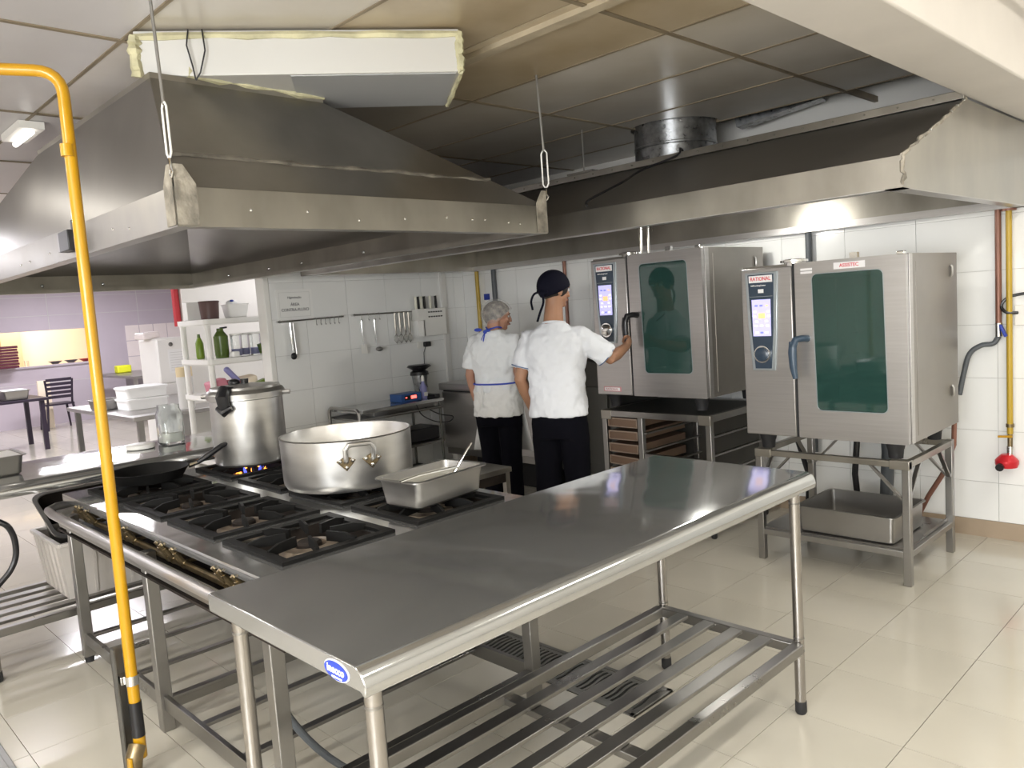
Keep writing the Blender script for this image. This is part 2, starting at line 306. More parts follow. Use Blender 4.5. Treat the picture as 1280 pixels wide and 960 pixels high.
for i in range(-12, 2):
    for j in range(-9, 9):
        cx, cy = -1.03+PX*(i-.5), .31+PY*(j-.5)
        if cx-PX/2 > -.3 or cy < -5 or cy > 5: continue
        if -2.5 < cx < -.0 and 2.1 < cy < 2.8: continue
        if abs(cy-1.835) < .1 and -3.7 < cx < -1.1:                       # the two panels cut round the duct
            dcx, dcy, r_ = -2.13, 2.0, .30; y0_, y1_ = 1.536, 2.134
            if cx < -2.3:
                aa = [pi+.46-(k/5)*(pi+.46-(pi+.93)) for k in range(6)]
                pts_ = [(-3.582, y0_), (-2.318, y0_)]+[(dcx+r_*cos(a), dcy+r_*sin(a)) for a in (3*pi/2-.675, 3*pi/2-1.0, pi+.2, pi, pi-.46)]+[(-3.582, y1_)]
            else: pts_ = [(-2.302, y0_), (-1.038, y0_), (-1.038, y1_)]+[(dcx+r_*cos(a), dcy+r_*sin(a)) for a in (.46, .2, 0, -.3, -.6, -.9, -1.2, -1.5, -1.8, -2.1, -2.185)]
            B().prism([(px_, py_, ZC+.001) for px_, py_ in pts_], (0, 0, .012)).out('ceiling_panel', 'panel', ceil, smooth=0); continue
        if cx > -.5: B().box(-1.022, -.205, cy-PY/2+.006, cy+PY/2-.006, ZC+.001, ZC+.013).out('ceiling_panel', 'panel_stain' if cy < .3 else 'panel', ceil, smooth=0); continue
        tz = ZC+.001; rot = (random.uniform(-.002, .002), random.uniform(-.002, .002), 0)
        mm = 'panel'
        if cy < -1.5 or cx < -3.7: mm = 'panel_white'
        if -2.4 < cx < -1.0 and -1.0 < cy < .3: mm = 'panel_stain'
        if inview((cx, cy, ZC), 150) and cx > -7.5: share('ceiling_panel', pmesh[mm], ceil, V((cx, cy, tz))-ceil.location, rot)
        else: farp.box(cx-PX/2+.008, cx+PX/2-.008, cy-PY/2+.006, cy+PY/2-.006, tz, tz+.012)
farp.out('far_ceiling_panels', 'panel_white', ceil, kind='stuff', smooth=0)
B().box(-.2, .06, -5.2, YB, 2.44, 3.25).out('ceiling_beam', 'beam', kind='structure', bevel=.008)
# floor drain under the table, wavy slots
def drain(x0, x1, y0, y1, label, axis='x'):
    t = thing('floor_drain', label, 'drain', ((x0+x1)/2, (y0+y1)/2, 0))
    B().box(x0, x1, y0, y1, -.0058, -.003).out('channel_shade', 'dark', t)  # thin dark plate stands for the shaded depth below the slots
    b = B(); f = .022
    b.box(x0, x1, y0, y0+f, -.05, .004).box(x0, x1, y1-f, y1, -.05, .004).box(x0, x0+f, y0, y1, -.05, .004).box(x1-f, x1, y0, y1, -.05, .004).out('frame', 'drain', t, bevel=.002)
    n = int((x1-x0)/.36+.5); L = (x1-x0-2*f)/n
    for k in range(n):
        a0 = x0+f+L*k+.003; a1 = a0+L-.006; b = B(); q = 13; s = (a1-a0)/q
        b.box(a0, a1, y0+f, y0+f+.022, -.02, .002).box(a0, a1, y1-f-.022, y1-f, -.02, .002)
        for i in range(q+1):
            x = a0+s*i
            pts = [(x+.0055*sin((j/8)*2*pi), y0+f+.02+(y1-y0-2*f-.04)*j/8, -.001) for j in range(9)]
            b.loft([[V((p[0]-s*.25, p[1], p[2]-.003)), V((p[0]+s*.25, p[1], p[2]-.003)), V((p[0]+s*.25, p[1], p[2]+.003)), V((p[0]-s*.25, p[1], p[2]+.003))] for p in pts])
        b.out('grate', 'drain', t, smooth=0)
drain(-1.95, -.85, -.42, -.15, 'stainless floor drain with wavy slots under the long steel worktable')
drain(-3.5, -2.42, -2.5, -2.16, 'steel floor drain at the lower left corner of the photo', 'x')
# lamp fixtures
for i, (x, y, z, a, e) in enumerate(TUBES):
    if x < -16: continue
    ty = thing('tube_lamp', ['white twin tube ceiling lamp over the near right side', 'white twin tube ceiling lamp right of the beam, middle one', 'white twin tube ceiling lamp right of the beam, nearest the back wall', 'white twin tube ceiling lamp behind the worktable', 'white twin tube ceiling lamp left of the yellow pipe, nearer one', 'white twin tube ceiling lamp left of the yellow pipe, farther one', 'white twin tube ceiling lamp over the steel prep table', 'white twin tube ceiling lamp near the kitchen side of the dining room', 'white twin tube ceiling lamp over the black dining table', 'white twin tube ceiling lamp at the left of the dining room', 'white twin tube ceiling lamp in front of the serving hatch', 'white twin tube ceiling lamp left of the serving hatch', '', 'white twin tube ceiling lamp over the tiled corner', 'added white twin tube ceiling lamp that brightens the corridor behind the shelf rack'][i], 'ceiling lamp', (x, y, z), 0, 'tube lamps on the ceiling')
    B().box(x-.09, x+.09, y-.62, y+.62, z, z+.03).out('housing', 'white', ty)
    for s in (-.05, .05): B().cyl((x+s, y-.6, z-.025), (x+s, y+.6, z-.025), .014, n=8).out('tube', 'tube', ty)
ty = thing('tube_lamp', 'short white tube lamp lit on the ceiling beside the hood edge', 'ceiling lamp', (-3.93, -1.5, 2.745), 0)
B().box(-4.12, -3.74, -1.56, -1.44, 2.71, 2.748).out('housing', 'white', ty)
B().cyl((-4.1, -1.5, 2.695), (-3.76, -1.5, 2.695), .014, n=8).out('tube', 'tube', ty)
# ------------------------------------------------------------------ HOODS
# island hood over the range
hx0, hx1, hy0, hy1, hz, hb = -6.15, -1.765, -1.6, .26, 1.97, 2.105
tx0, tx1, ty0, ty1, tz = -3.62, -2.07, -1.52, -.79, 2.55
h1 = thing('island_exhaust_hood', 'large stained steel pyramid hood hanging on rods over the burner range', 'hood', ((hx0+hx1)/2, (hy0+hy1)/2, hz))
def crv(P, n=5):
    P = [V(p) for p in P]; Q = [P[0]*2-P[1]]+P+[P[-1]*2-P[-2]]; o = []
    for i in range(1, len(Q)-2):
        a, b_, c, d = Q[i-1:i+3]
        for k in range(n): t = k/n; o.append(.5*((2*b_)+(c-a)*t+(2*a-5*b_+4*c-d)*t*t+(3*b_-a-3*c+d)*t**3))
    return o+[P[-1]]
def quadsheet(name, m, parent, quads, t=.003, **k):
    b = B(); k.setdefault('smooth', 0)
    for q in quads: b.bm.faces.new([b.bm.verts.new(p) for p in q])
    bmesh.ops.remove_doubles(b.bm, verts=b.bm.verts, dist=1e-5)
    return solid(b.out(name, m, parent, **k), t, 0)
def rect(x0, x1, y0, y1, z): return [(x0, y0, z), (x1, y0, z), (x1, y1, z), (x0, y1, z)]
lo, mi, up = rect(hx0, hx1, hy0, hy1, hz), rect(hx0, hx1, hy0, hy1, hb), rect(tx0, tx1, ty0, ty1, tz)
quadsheet('canopy_side', 'hood', h1, [(mi[0], mi[1], up[1], up[0])]); quadsheet('canopy_side', 'hood', h1, [(mi[1], mi[2], up[2], up[1])])
quadsheet('canopy_side', 'hood', h1, [(mi[2], mi[3], up[3], up[2])]); quadsheet('canopy_side', 'hood', h1, [(mi[3], mi[0], up[0], up[3])])
for i in range(4): quadsheet('rim_band', 'hood_band', h1, [(lo[i], lo[(i+1) % 4], mi[(i+1) % 4], mi[i])], .004)
g = .06; li = rect(hx0+g, hx1-g, hy0+g, hy1-g, hz); li2 = rect(hx0+g, hx1-g, hy0+g, hy1-g, hz+.03)
quadsheet('gutter', 'hood_band', h1, [(lo[i], lo[(i+1) % 4], li[(i+1) % 4], li[i]) for i in range(4)]+[(li[i], li[(i+1) % 4], li2[(i+1) % 4], li2[i]) for i in range(4)], .002)
u2 = rect(tx0, tx1, ty0, ty1, tz+.022)
quadsheet('top_collar', 'hood_band', h1, [(up[i], up[(i+1) % 4], u2[(i+1) % 4], u2[i]) for i in range(4)])
for cx, cy, sx, sy in ((hx1, hy0, -1, 1), (hx1, hy1, -1, -1)):
    b = B(); e = .004
    for ax in (0, 1):
        w_ = .075
        if ax: pts = [(cx-sx*e, cy, hz+.004), (cx-sx*e, cy+sy*w_, hz+.004), (cx-sx*e, cy+sy*w_, hb+.01), (cx-sx*e, cy+sy*w_*.45, hb+.075), (cx-sx*e, cy, hb+.075)]; vec = (-sx*.003, 0, 0)
        else: pts = [(cx, cy-sy*e, hz+.004), (cx+sx*w_, cy-sy*e, hz+.004), (cx+sx*w_, cy-sy*e, hb+.01), (cx+sx*w_*.45, cy-sy*e, hb+.075), (cx, cy-sy*e, hb+.075)]; vec = (0, -sy*.003, 0)
        b.prism(pts, vec)
    b.out('corner_bracket', 'caulk', h1)
def wob(p, q, n, r, a=.006):
    p, q = V(p), V(q); return [p.lerp(q, i/n)+V((random.uniform(-a, a) for _ in range(3))) for i in range(n+1)]
mid = lambda a, b_, t: tuple(V(a).lerp(V(b_), t))
def stain(p, q, n, r, name='sealant_line'):
    b = B(); pts = wob(p, q, n, r, .005); b.tube(pts, [r*random.uniform(.5, 1.1) for _ in pts], 6); return b
s1 = mid(mi[1], up[1], .28); s2 = mid(mi[2], up[2], .28)
stain(s1, s2, 26, .012).out('sealant_line', 'seal', h1)
b = B()
for k in range(24):
    for (p, q) in ((lo[0], lo[1]), (lo[1], lo[2])):
        t = (k+.5)/24
        if k % 3 == 0 or random.random() < .2:
            o_ = V(p).lerp(V(q), t); o_.z = hz+.045 + random.uniform(-.01, .02)
            b.ball(o_, .007, u=6, v=4)
for x in (-4.9, -3.5, -2.9): b.ball((x, hy0+.1, hb+.25), .01, u=6, v=4)
b.out('rivets', 'screw', h1, kind='stuff')
for x in (-5.4, -4.7, -4.2, -3.4): B().ball((x, hy1-.006, hz+.06), .012, .008, .012, u=8, v=6).out('bolt', 'screw', h1)
for y in (-.95, -.5): B().ball((hx0+.01, y, hz+.06), .014, u=8, v=6).out('bolt', 'screw', h1)
bx = thing('junction_box', 'small black electrical box screwed to the hood band behind the yellow pipe', 'electrical box', (-2.92, hy0-.02, 2.045))
B().box(-2.99, -2.85, hy0-.045, hy0-.005, 1.995, 2.085).out('case', 'blackp', bx, bevel=.004)
B().box(-3.03, -2.995, hy0-.04, hy0-.006, 2.0, 2.08).out('cover', 'steel', bx)
B().tube([(-2.86, hy0-.02, 2.085), (-2.86, hy0-.02, 2.12), (-2.87, hy0, 2.14)], .006, 6).out('cable', 'blackp', bx)
# hanging rods with turnbuckles
def rod(x, y, ztop, label, lean=(0, 0)):
    t = thing('hanging_rod', label, 'rod', (x, y, 2.16), 0, 'rods that carry the island hood'); z0 = 2.235
    B().cyl((x, y, z0+.14), (x+lean[0], y+lean[1], ztop), .006, n=8).out('rod', 'rope', t)
    b = B(); w_ = .019
    b.tube([(x-w_, y, z0-.02), (x-w_, y, z0+.13), (x-w_*.4, y, z0+.145), (x+w_*.4, y, z0+.145), (x+w_, y, z0+.13), (x+w_, y, z0-.02), (x+w_*.4, y, z0-.035), (x-w_*.4, y, z0-.035)], .004, 7, closed=True)
    b.out('turnbuckle', 'white', t)
    B().tube([(x, y, z0-.035), (x, y, z0-.07), (x+.012, y, z0-.085), (x, y, z0-.1), (x-.012, y, z0-.09), (x-.006, y, z0-.075)], .004, 7).out('hook', 'chrome', t)
rod(hx1+.005, hy0-.006, 2.8, 'thin steel hanging rod with turnbuckle at the near corner of the island hood', (-.02, 0))
rod(hx1+.005, hy1+.006, 2.8, 'thin steel hanging rod with turnbuckle at the far corner of the island hood', (-.02, 0))
# wall hood above the ovens
qx0, qx1, qy0, qy1, qz, qb, qt, qty = -4.9, -.19, .64, 2.6, 1.98, 2.105, 2.425, 1.45
h2 = thing('wall_exhaust_hood', 'long steel wall hood running above the two ovens', 'hood', ((qx0+qx1)/2, (qy0+qy1)/2, qz))
prof = [(qy0, qz), (qy1, qz), (qy1, qt), (qty, qt), (qy0, qb)]
quadsheet('front_band', 'hood_band', h2, [((qx0, qy0, qz), (qx1, qy0, qz), (qx1, qy0, qb), (qx0, qy0, qb))], .004)
quadsheet('sloped_front', 'hood', h2, [((qx0, qy0, qb), (qx1, qy0, qb), (qx1, qty, qt), (qx0, qty, qt))])
quadsheet('top_sheet', 'hood', h2, [((qx0, qty, qt), (qx1, qty, qt), (qx1, qy1, qt), (qx0, qy1, qt))])
quadsheet('back_sheet', 'hood_band', h2, [((qx0, qy1, qz), (qx1, qy1, qz), (qx1, qy1, qt), (qx0, qy1, qt))])
for x in (qx0, qx1): quadsheet('end_sheet', 'hood_band', h2, [[(x, y, z) for y, z in prof]])
b = B(); b.box(qx0, qx1, qty-.02, qty+.02, qt, qt+.04)
b.out('top_flange', 'hood_band', h2, bevel=.002)
b = B(); b.box(qx0, qx1, qy0, qy0+.07, qz-.003, qz).box(qx0, qx1, qy0+.067, qy0+.07, qz, qz+.03).box(qx0, qx0+.07, qy0, qy1, qz-.003, qz).box(qx1-.07, qx1, qy0, qy1, qz-.003, qz).box(qx0, qx1, qy1-.07, qy1, qz-.003, qz).box(qx0, qx1, qy1-.073, qy1-.07, qz, qz+.04)
b.out('gutter', 'steel_brushed', h2)  # brighter steel than the band: reflected light on the lip put into the colour
b = B()
for k in range(30): b.ball((qx0+.1+k*.16, qty-.022, qt+.02), .006, u=6, v=4)
for k in range(9): b.ball((qx1+.004, qy0+.05+k*.09, qb+.02+k*.036), .007, u=6, v=4)
b.out('rivets', 'screw', h2, kind='stuff')
stain((qx1+.003, qy0, qz+.01), (qx1+.003, qy0, qb), 8, .01).out('sealant_line', 'caulk', h2)
stain((qx1+.003, qy0, qb), (qx1+.003, qty, qt), 16, .009).out('sealant_line', 'caulk', h2)
B().box(-2.62, -2.40, qty-.03, qty+.05, qt+.04, qt+.052).out('hanger_plate', 'hood_band', h2)
B().cyl((-2.5, qty+.01, qt+.05), (-2.5, qty+.01, 2.76), .005, n=6).out('hanger_rod', 'rope', h2)
B().tube(crv([(-1.75, 1.52, 2.46), (-1.74, 1.46, 2.49), (-1.73, 1.4, 2.44), (-1.85, 1.2, 2.36), (-1.80, .95, 2.27), (-1.86, .72, 2.17), (-1.83, .66, 2.13)]), .007, 7).out('power_cable', 'blackp', label='black cable trailing down the slope of the wall hood', cat='cable')
dc = thing('round_duct', 'galvanised round duct rising from the wall hood through the ceiling', 'duct', (-2.13, 2.0, qt))
B().lathe([(.275, qt), (.275, 2.60), (.28, 2.605), (.28, 2.615), (.275, 2.62), (.275, 3.1)], (-2.13, 2.0, 0), 40, False).out('pipe', 'galv', dc)
b = B(); b.bar((-1.5, 2.2, 2.86), (-.5, 2.35, 2.98), .05).bar((-1.85, 2.35, 2.78), (-1.3, 2.45, 2.86), .12)
b.out('bare_truss', 'galv', label='bare metal strut seen through the open ceiling beside the round duct', cat='strut')
hl = thing('hood_lamp', 'round lamp fixed up inside the wall hood between the ovens', 'lamp', (-1.75, 1.75, 2.14))
B().lathe([(.06, 2.19), (.065, 2.21), (.05, 2.45)], (-1.75, 1.75, 0), 20).out('base', 'steel', hl)
B().ball((-1.75, 1.75, 2.15), .04, u=20, v=12).out('globe', 'tube', hl)
l = bpy.data.lights.new('hood_light', 'POINT'); l.energy = 27; l.shadow_soft_size = .052; l.color = (1, .97, .9)
o = bpy.data.objects.new('hood_light', l); COL.objects.link(o); o.location = (-1.75, 1.75, 2.08)
# insulated white duct lying over the island hood
def ductbox():
    p1, p2 = V((-2.16, -1.53, 0)), V((-1.472, -.509, 0)); d = (p2-p1).normalized(); nrm = V((-d.y, d.x, 0)); wdt = .52; z0, z1 = 2.575, 2.742
    L = (p2-p1).length; t = thing('insulated_duct', 'white foil-faced duct box with cream foam seams resting over the island hood', 'duct', p1.lerp(p2, .5)+nrm*wdt/2+V((0, 0, z0)), 0)
    C = lambda a, b_, z: p1+d*a+nrm*b_+V((0, 0, z))
    B().hexa([C(0, 0, z0), C(L, 0, z0), C(L, wdt, z0), C(0, wdt, z0), C(0, 0, z1), C(L, 0, z1), C(L, wdt, z1), C(0, wdt, z1)]).out('box', 'foil', t, bevel=.004)
    B().hexa([C(.56, .012, z0-.004), C(L-.02, .012, z0-.004), C(L-.02, wdt-.01, z0-.004), C(.56, wdt-.01, z0-.004), C(.56, .012, z0-.001), C(L-.02, .012, z0-.001), C(L-.02, wdt-.01, z0-.001), C(.56, wdt-.01, z0-.001)]).out('bottom_sheet', 'foilg', t)
    for (pa, pb, r) in ((C(0, 0, z0), C(0, 0, z1-.02), .026), (C(L, 0, z0), C(L, 0, z1-.02), .018), (C(0, -.0, z1-.02), C(L, -.0, z1-.02), .015), (C(L, 0, z0), C(L, wdt, z0), .012)):
        pts = wob(pa, pb, 12, r, .004); B().tube(pts, [r*random.uniform(.7, 1.1) for _ in pts], 6).out('foam_seam', 'foam', t)
    B().tube([C(.2, -.012, z1), C(.19, -.02, z1-.06), C(.205, -.018, z1-.14), C(.21, -.014, z0-.02)], .003, 6).out('wire', 'blackp', t)
    B().tube([C(.25, -.012, z1), C(.255, -.02, z1-.08), C(.23, -.018, z1-.16), C(.21, -.014, z0-.02)], .003, 6).out('wire', 'blackp', t)
ductbox()
pts = wob((tx1, ty0+.15, tz+.04), (tx1, ty1, tz+.03), 10, 1, .006); B().tube(pts, [.022*random.uniform(.7, 1.2) for _ in pts], 7).out('foam_bead', 'foam', h1)

# ------------------------------------------------------------------ OVENS
def oven(x0, x1, y0, z0, z1, label, first):
    D = .79; y1 = y0+D; W = x1-x0; xs_ = x0+.325
    t = thing('combi_oven', label, 'oven', ((x0+x1)/2, (y0+y1)/2, z0-.1))
    cx0, cx1 = xs_+.05, x1-.06
    b = B()   # open-fronted body with cavity
    b.box(x0, xs_, y0+.03, y1, z0, z1).box(xs_, x1, y1-.1, y1, z0, z1).box(xs_, x1, y0+.03, y1-.1, z0, z0+.09).box(xs_, x1, y0+.03, y1-.1, z1-.09, z1).box(x1-.06, x1, y0+.03, y1-.1, z0+.09, z1-.09).box(xs_, cx0, y0+.03, y1-.1, z0+.09, z1-.09)
    b.out('body', 'steel_side_shade', t, smooth=0)
    b = B(); e = .004
    b.box(cx0, cx1, y1-.11, y1-.1-e, z0+.09, z1-.09).box(cx0, cx0+e, y0+.03, y1-.1, z0+.09, z1-.09).box(cx1-e, cx1, y0+.03, y1-.1, z0+.09, z1-.09).box(cx0, cx1, y0+.03, y1-.1, z0+.09, z0+.094).box(cx0, cx1, y0+.03, y1-.1, z1-.094, z1-.09)
    b.out('cavity_lining', 'cavity', t, smooth=0)
    for k in range(6):
        z = z0+.17+k*.125; b = B(); b.cyl((cx0+.03, y0+.06, z), (cx0+.03, y1-.14, z), .006, n=6).cyl((cx1-.03, y0+.06, z), (cx1-.03, y1-.14, z), .006, n=6)
        b.out('rack_rail', 'rack', t)
        if k in ((0, 1) if not first else (0,)): B().box(cx0+.03, cx1-.03, y0+.08, y1-.14, z, z+.015).out('inner_tray', 'basket', t)
    for s in (cx0+.1, cx1-.1): B().cyl((s, y0+.2, z0+.1), (s, y0+.2, z1-.1), .006, n=6).out('rack_upright', 'rack', t)
    B().box(x0, xs_-.016, y0, y0+.03, z0, z1-.012).out('control_column', 'steel_brushed', t, bevel=.006)
    B().box(xs_-.016, xs_+.004, y0+.01, y0+.03, z0, z1).out('door_gap', 'rubber', t, smooth=0)
    # door frame round the window
    wx0, wx1, wz0, wz1 = (x1-.49, x1-.10, z0+.16, z1-.068)
    n = 5; r = .03; ringi = []; ringo = []
    for (sx, sz, a0) in ((1, 1, 0), (-1, 1, pi/2), (-1, -1, pi), (1, -1, 3*pi/2)):
        for k in range(n+1):
            a = a0+(pi/2)*k/n
            bx_ = wx1-(.012 if sz > 0 else 0) if sx > 0 else wx0+(0 if sz > 0 else .012)
            ringi.append(V((bx_-sx*r+cos(a)*r, y0-.004, (wz1 if sz > 0 else wz0)-sz*r+sin(a)*r)))
            ro = .008; ox, oz = (x1 if sx > 0 else xs_+.004), (z1 if sz > 0 else z0)
            ringo.append(V((ox-sx*ro+cos(a)*ro, y0-.004, oz-sz*ro+sin(a)*ro)))
    bk = lambda rg, dy: [p+V((0, dy, 0)) for p in rg]
    inset = [p+V((0, 0, 0)) for p in ringi]
    B().loft([bk(ringo, .032), ringo, inset, bk(inset, .032)], False, True).out('door', 'steel_brushed', t, smooth=30)
    B().loft([bk(ringi, .006), bk(ringi, .012)]).out('window_pane', ovenglass, t, smooth=0)
    # window hairline frame
    B().tube([p+V((0, .001, 0)) for p in ringi], .0028, 6, closed=True).out('pane_seal', 'trim', t)
    # control panel, tapering downwards
    px0, px1, pz1, pz0 = x0+.05, xs_-.115, z1-.035, z1-.60
    def tap(g_, y, dz=0): return [(px0-g_, y, pz1+dz), (px1+g_, y, pz1+dz), (px1+g_-.012, y, pz1-.32), (px1+g_-.03, y, pz0-dz), (px0-g_+.03, y, pz0-dz), (px0-g_+.012, y, pz1-.32)]
    B().prism(tap(.02, y0-.001, .0), (0, -.010, 0)).out('panel_frame', 'trim', t, bevel=.003)
    B().prism(tap(0, y0-.0115, -.012), (0, -.003, 0)).out('control_panel', 'navy', t, smooth=0)
    mx = (px0+px1)/2; sy = y0-.016
    s = B().prism([(mx-.058, sy, pz1-.155), (mx+.058, sy, pz1-.155), (mx+.055, sy, pz1-.365), (mx-.055, sy, pz1-.365)], (0, -.002, 0)).out('screen', 'screen', t, smooth=0)
    B().box(mx-.02, mx+.024, sy-.0035, sy-.002, pz1-.265, pz1-.232).out('icon', 's_or', s, smooth=0)
    for (ix, iz, mm) in ((-.04, .225, 's_wh'), (.042, .225, 's_wh'), (-.044, .25, 's_wh'), (.046, .25, 's_wh'), (-.03, .28, 's_wh'), (.03, .28, 's_wh'), (-.035, .305, 's_wh'), (0, .305, 's_wh'), (.035, .305, 's_wh'), (-.03, .345, 's_wh'), (0, .345, 's_bl'), (.03, .345, 's_wh'), (-.03, .19, 's_bl'), (0, .19, 's_bl'), (.035, .19, 's_or')):
        B().box(mx+ix-.009, mx+ix+.009, sy-.0035, sy-.002, pz1-iz-.005, pz1-iz+.005).out('icon', mm, s, smooth=0)
    kz = pz1-.47; kn = B().tube([(mx, sy+.002, kz), (mx, sy-.012, kz)], .05, 28).out('knob_ring', 'chrome', t)
    B().tube([(mx, sy-.006, kz), (mx, sy-.02, kz), (mx, sy-.026, kz)], [.041, .041, .03], 28).out('knob', 'navy' if not first else 'chrome', t)
    pl = B().box(mx-.072, mx+.072, sy-.001, sy+.001, pz1-.058, pz1-.018).out('brand_plate', 'label', t, smooth=0)
    text('RATIONAL', .030, face_y(mx, sy-.0015, pz1-.038), 'red', pl, sx=.86)
    text('SelfCookingCenter', .012, face_y(mx-.015, sy+.0005, pz1-.075), 'label', t)
    B().box(mx-.017, mx+.017, sy, sy+.001, pz1-.118, pz1-.096).out('sticker', 'label', t, smooth=0)
    B().box(px0+.01, px1-.01, sy, sy+.001, pz1-.139, pz1-.137).out('panel_line', 'trim', t, smooth=0)
    # lever handle
    hx = xs_+.035; hz_ = z0+.54; hm = 'blackp' if first else 'handle'
    b = B(); b.tube([(hx+.03, y0-.003, hz_+.02), (hx+.025, y0-.055, hz_+.025), (hx-.0, y0-.08, hz_+.02), (hx-.012, y0-.088, hz_-.02)], [.02, .019, .02, .022], 12)
    b.tube([(hx-.012, y0-.086, hz_+.01), (hx-.016, y0-.09, hz_-.05), (hx-.014, y0-.088, hz_-.13), (hx-.006, y0-.082, hz_-.195)], [.022, .024, .021, .015], 12, sy=.75).out('door_handle', hm, t)
    B().box(x1-.045, x1-.006, y0-.006, y0+.03, z1-.004, z1+.014).out('hinge', 'chrome', t, bevel=.004)
    B().box(x1, x1+.006, y0+.03, y0+.075, z0, z1).out('hinge_post', 'steel_brushed', t, bevel=.002)
    B().box(x1-.001, x1+.003, y0+.13, y1-.07, z0+.03, z1-.04).out('side_panel', 'steel_side_shade', t, smooth=0)
    for z in (z0+.2, z1-.1): B().tube([(x1+.003, y1-.12, z-.03), (x1+.012, y1-.12, z-.02), (x1+.012, y1-.12, z+.02), (x1+.003, y1-.12, z+.03)], .008, 6).out('side_latch', 'steel', t)
    B().lathe([(.055, z1-.012), (.055, z1+.006), (.075, z1+.008), (.075, z1+.02), (.05, z1+.026)], (xs_-.035, y0+.08, 0), 24).out('vent_cap', 'chrome', t)
    B().box(xs_+.3, xs_+.34, y0+.02, y0+.05, z1, z1+.03).out('clip', 'chrome', t)
    for fx in (x0+.09, x1-.1):
        for fy in (y0+.09, y1-.1): B().lathe([(.036, z0-.09), (.04, z0-.045), (.043, z0-.04), (.052, z0)], (fx, fy, 0), 14).out('foot', 'rubber', t)
    return t
ovenglass = mat('oven_glass', (.05, .135, .115), .05, 0, trans=.6, coat=.3)
o2 = oven(-1.395, -.48, 1.5, .765, 1.745, 'steel combi oven at the right with a white and red service sticker above its window', False)
pl = B().prism([(-.845, 1.495, 1.693), (-.68, 1.495, 1.693), (-.68, 1.495, 1.728), (-.845, 1.495, 1.728)], (0, -.002, 0)).out('service_sticker', 'label', o2, smooth=0)
text('ASSISTEC', .026, face_y(-.7625, 1.4925, 1.7105), 'red', pl, sx=.95)
for z in (1.705, 1.688): B().box(-1.03, -.965, 1.494, 1.4965, z-.006, z+.006).out('sticker', 'label', o2, smooth=0)
o1 = oven(-2.675, -1.765, 1.68, .935, 1.905, 'steel combi oven whose door handle the man is holding', True)
s_ = B().box(-2.615, -2.46, 1.677, 1.681, .96, .995).out('red_bordered_label', 'pinkl', o1, smooth=0); B().box(-2.605, -2.47, 1.675, 1.6775, .966, .989).out('label_field', 'label', s_, smooth=0)
text('RATIONAL', .02, face_y(-2.5375, 1.6745, .9775), 'pinkl', s_, sx=1.1)
for y in (1.72, 1.76): B().cyl((-2.27+(y-1.72)*.8, y+.02, 1.905), (-2.27+(y-1.72)*.8, y+.02, 2.16), .011, n=8).out('vent_tube', 'chrome', o1)

# oven stands
def stand2():
    x0, x1, y0, y1, zt = -1.36, -.49, 1.52, 2.24, .672
    t = thing('oven_stand', 'open steel frame stand with corner braces under the right oven', 'stand', ((x0+x1)/2, (y0+y1)/2, 0))
    L = [(x0+.02, y0+.02), (x1-.02, y0+.02), (x1-.02, y1-.02), (x0+.02, y1-.02)]
    for x, y in L: B().box(x-.02, x+.02, y-.02, y+.02, 0, zt).out('leg', 'steel', t, bevel=.004)
    for z, mm in ((zt-.02, 'hood_band'), (.17, 'steel')):
        for i in range(4):
            a, b_ = L[i], L[(i+1) % 4]; B().bar((*a, z), (*b_, z), .034).out('rail', mm, t, bevel=.003)
    for i in range(4):
        a, b_ = V((*L[i], 0)), V((*L[(i+1) % 4], 0)); d = (b_-a).normalized()
        for p, s in ((a, 1), (b_, -1)): B().bar(p+V((0, 0, .44)), p+d*s*.19+V((0, 0, zt-.03)), .022, .012).out('brace', 'steel', t)
    for x in (x0+.05, x1-.05): B().box(x-.05, x+.05, y0-.004, y0+.05, zt-.045, zt+.004).out('corner_plate', 'hood_band', t, bevel=.003)
    B().box(x0+.03, x1-.03, y0+.03, y1-.03, .188, .194).out('lower_sheet', 'slat', t)
    B().box(x1-.035, x1-.028, y0+.3, y1-.04, .19, .21).out('sheet_lip', 'slat', t)
    # hoses behind
    return t
stand2()
def pan_open(name, label, cat, cx, cy, z, w_, d_, h, m='steel', rim=.02, rotz=0, taper=.03, group=None, fill=None, fz=.7, r=.024):
    t = thing(name, label, cat, (cx, cy, z), rotz, group); T_ = Matrix.Translation((cx, cy, 0)) @ Matrix.Rotation(rotz, 4, 'Z')
    def R(zz, ww, dd_, rr_): return [T_ @ p for p in rr_ring(0, 0, zz, ww, dd_, rr_)]
    B().loft([R(z+.002, w_-2*taper-.03, d_-2*taper-.03, r), R(z, w_-2*taper-.016, d_-2*taper-.016, r), R(z+.008, w_-2*taper, d_-2*taper, r), R(z+h-.004, w_, d_, r), R(z+h-.004, w_+2*rim, d_+2*rim, r+rim), R(z+h+.001, w_+2*rim, d_+2*rim, r+rim), R(z+h+.001, w_-.005, d_-.005, r), R(z+.02, w_-2*taper-.006, d_-2*taper-.006, r), R(z+.006, w_-2*taper-.03, d_-2*taper-.03, r)]).out('pan', m, t)
    if fill: B().loft([R(z+h*fz, w_-taper, d_-taper, r), R(z+h*fz+.003, w_-taper, d_-taper, r)]).out('contents', fill, t, smooth=0)
    return t
pan_open('steel_tray', 'deep rectangular steel pan on the lower shelf of the right oven stand', 'pan', -.86, 1.80, .195, .54, .46, .15, 'steel', .014, 0, .006)
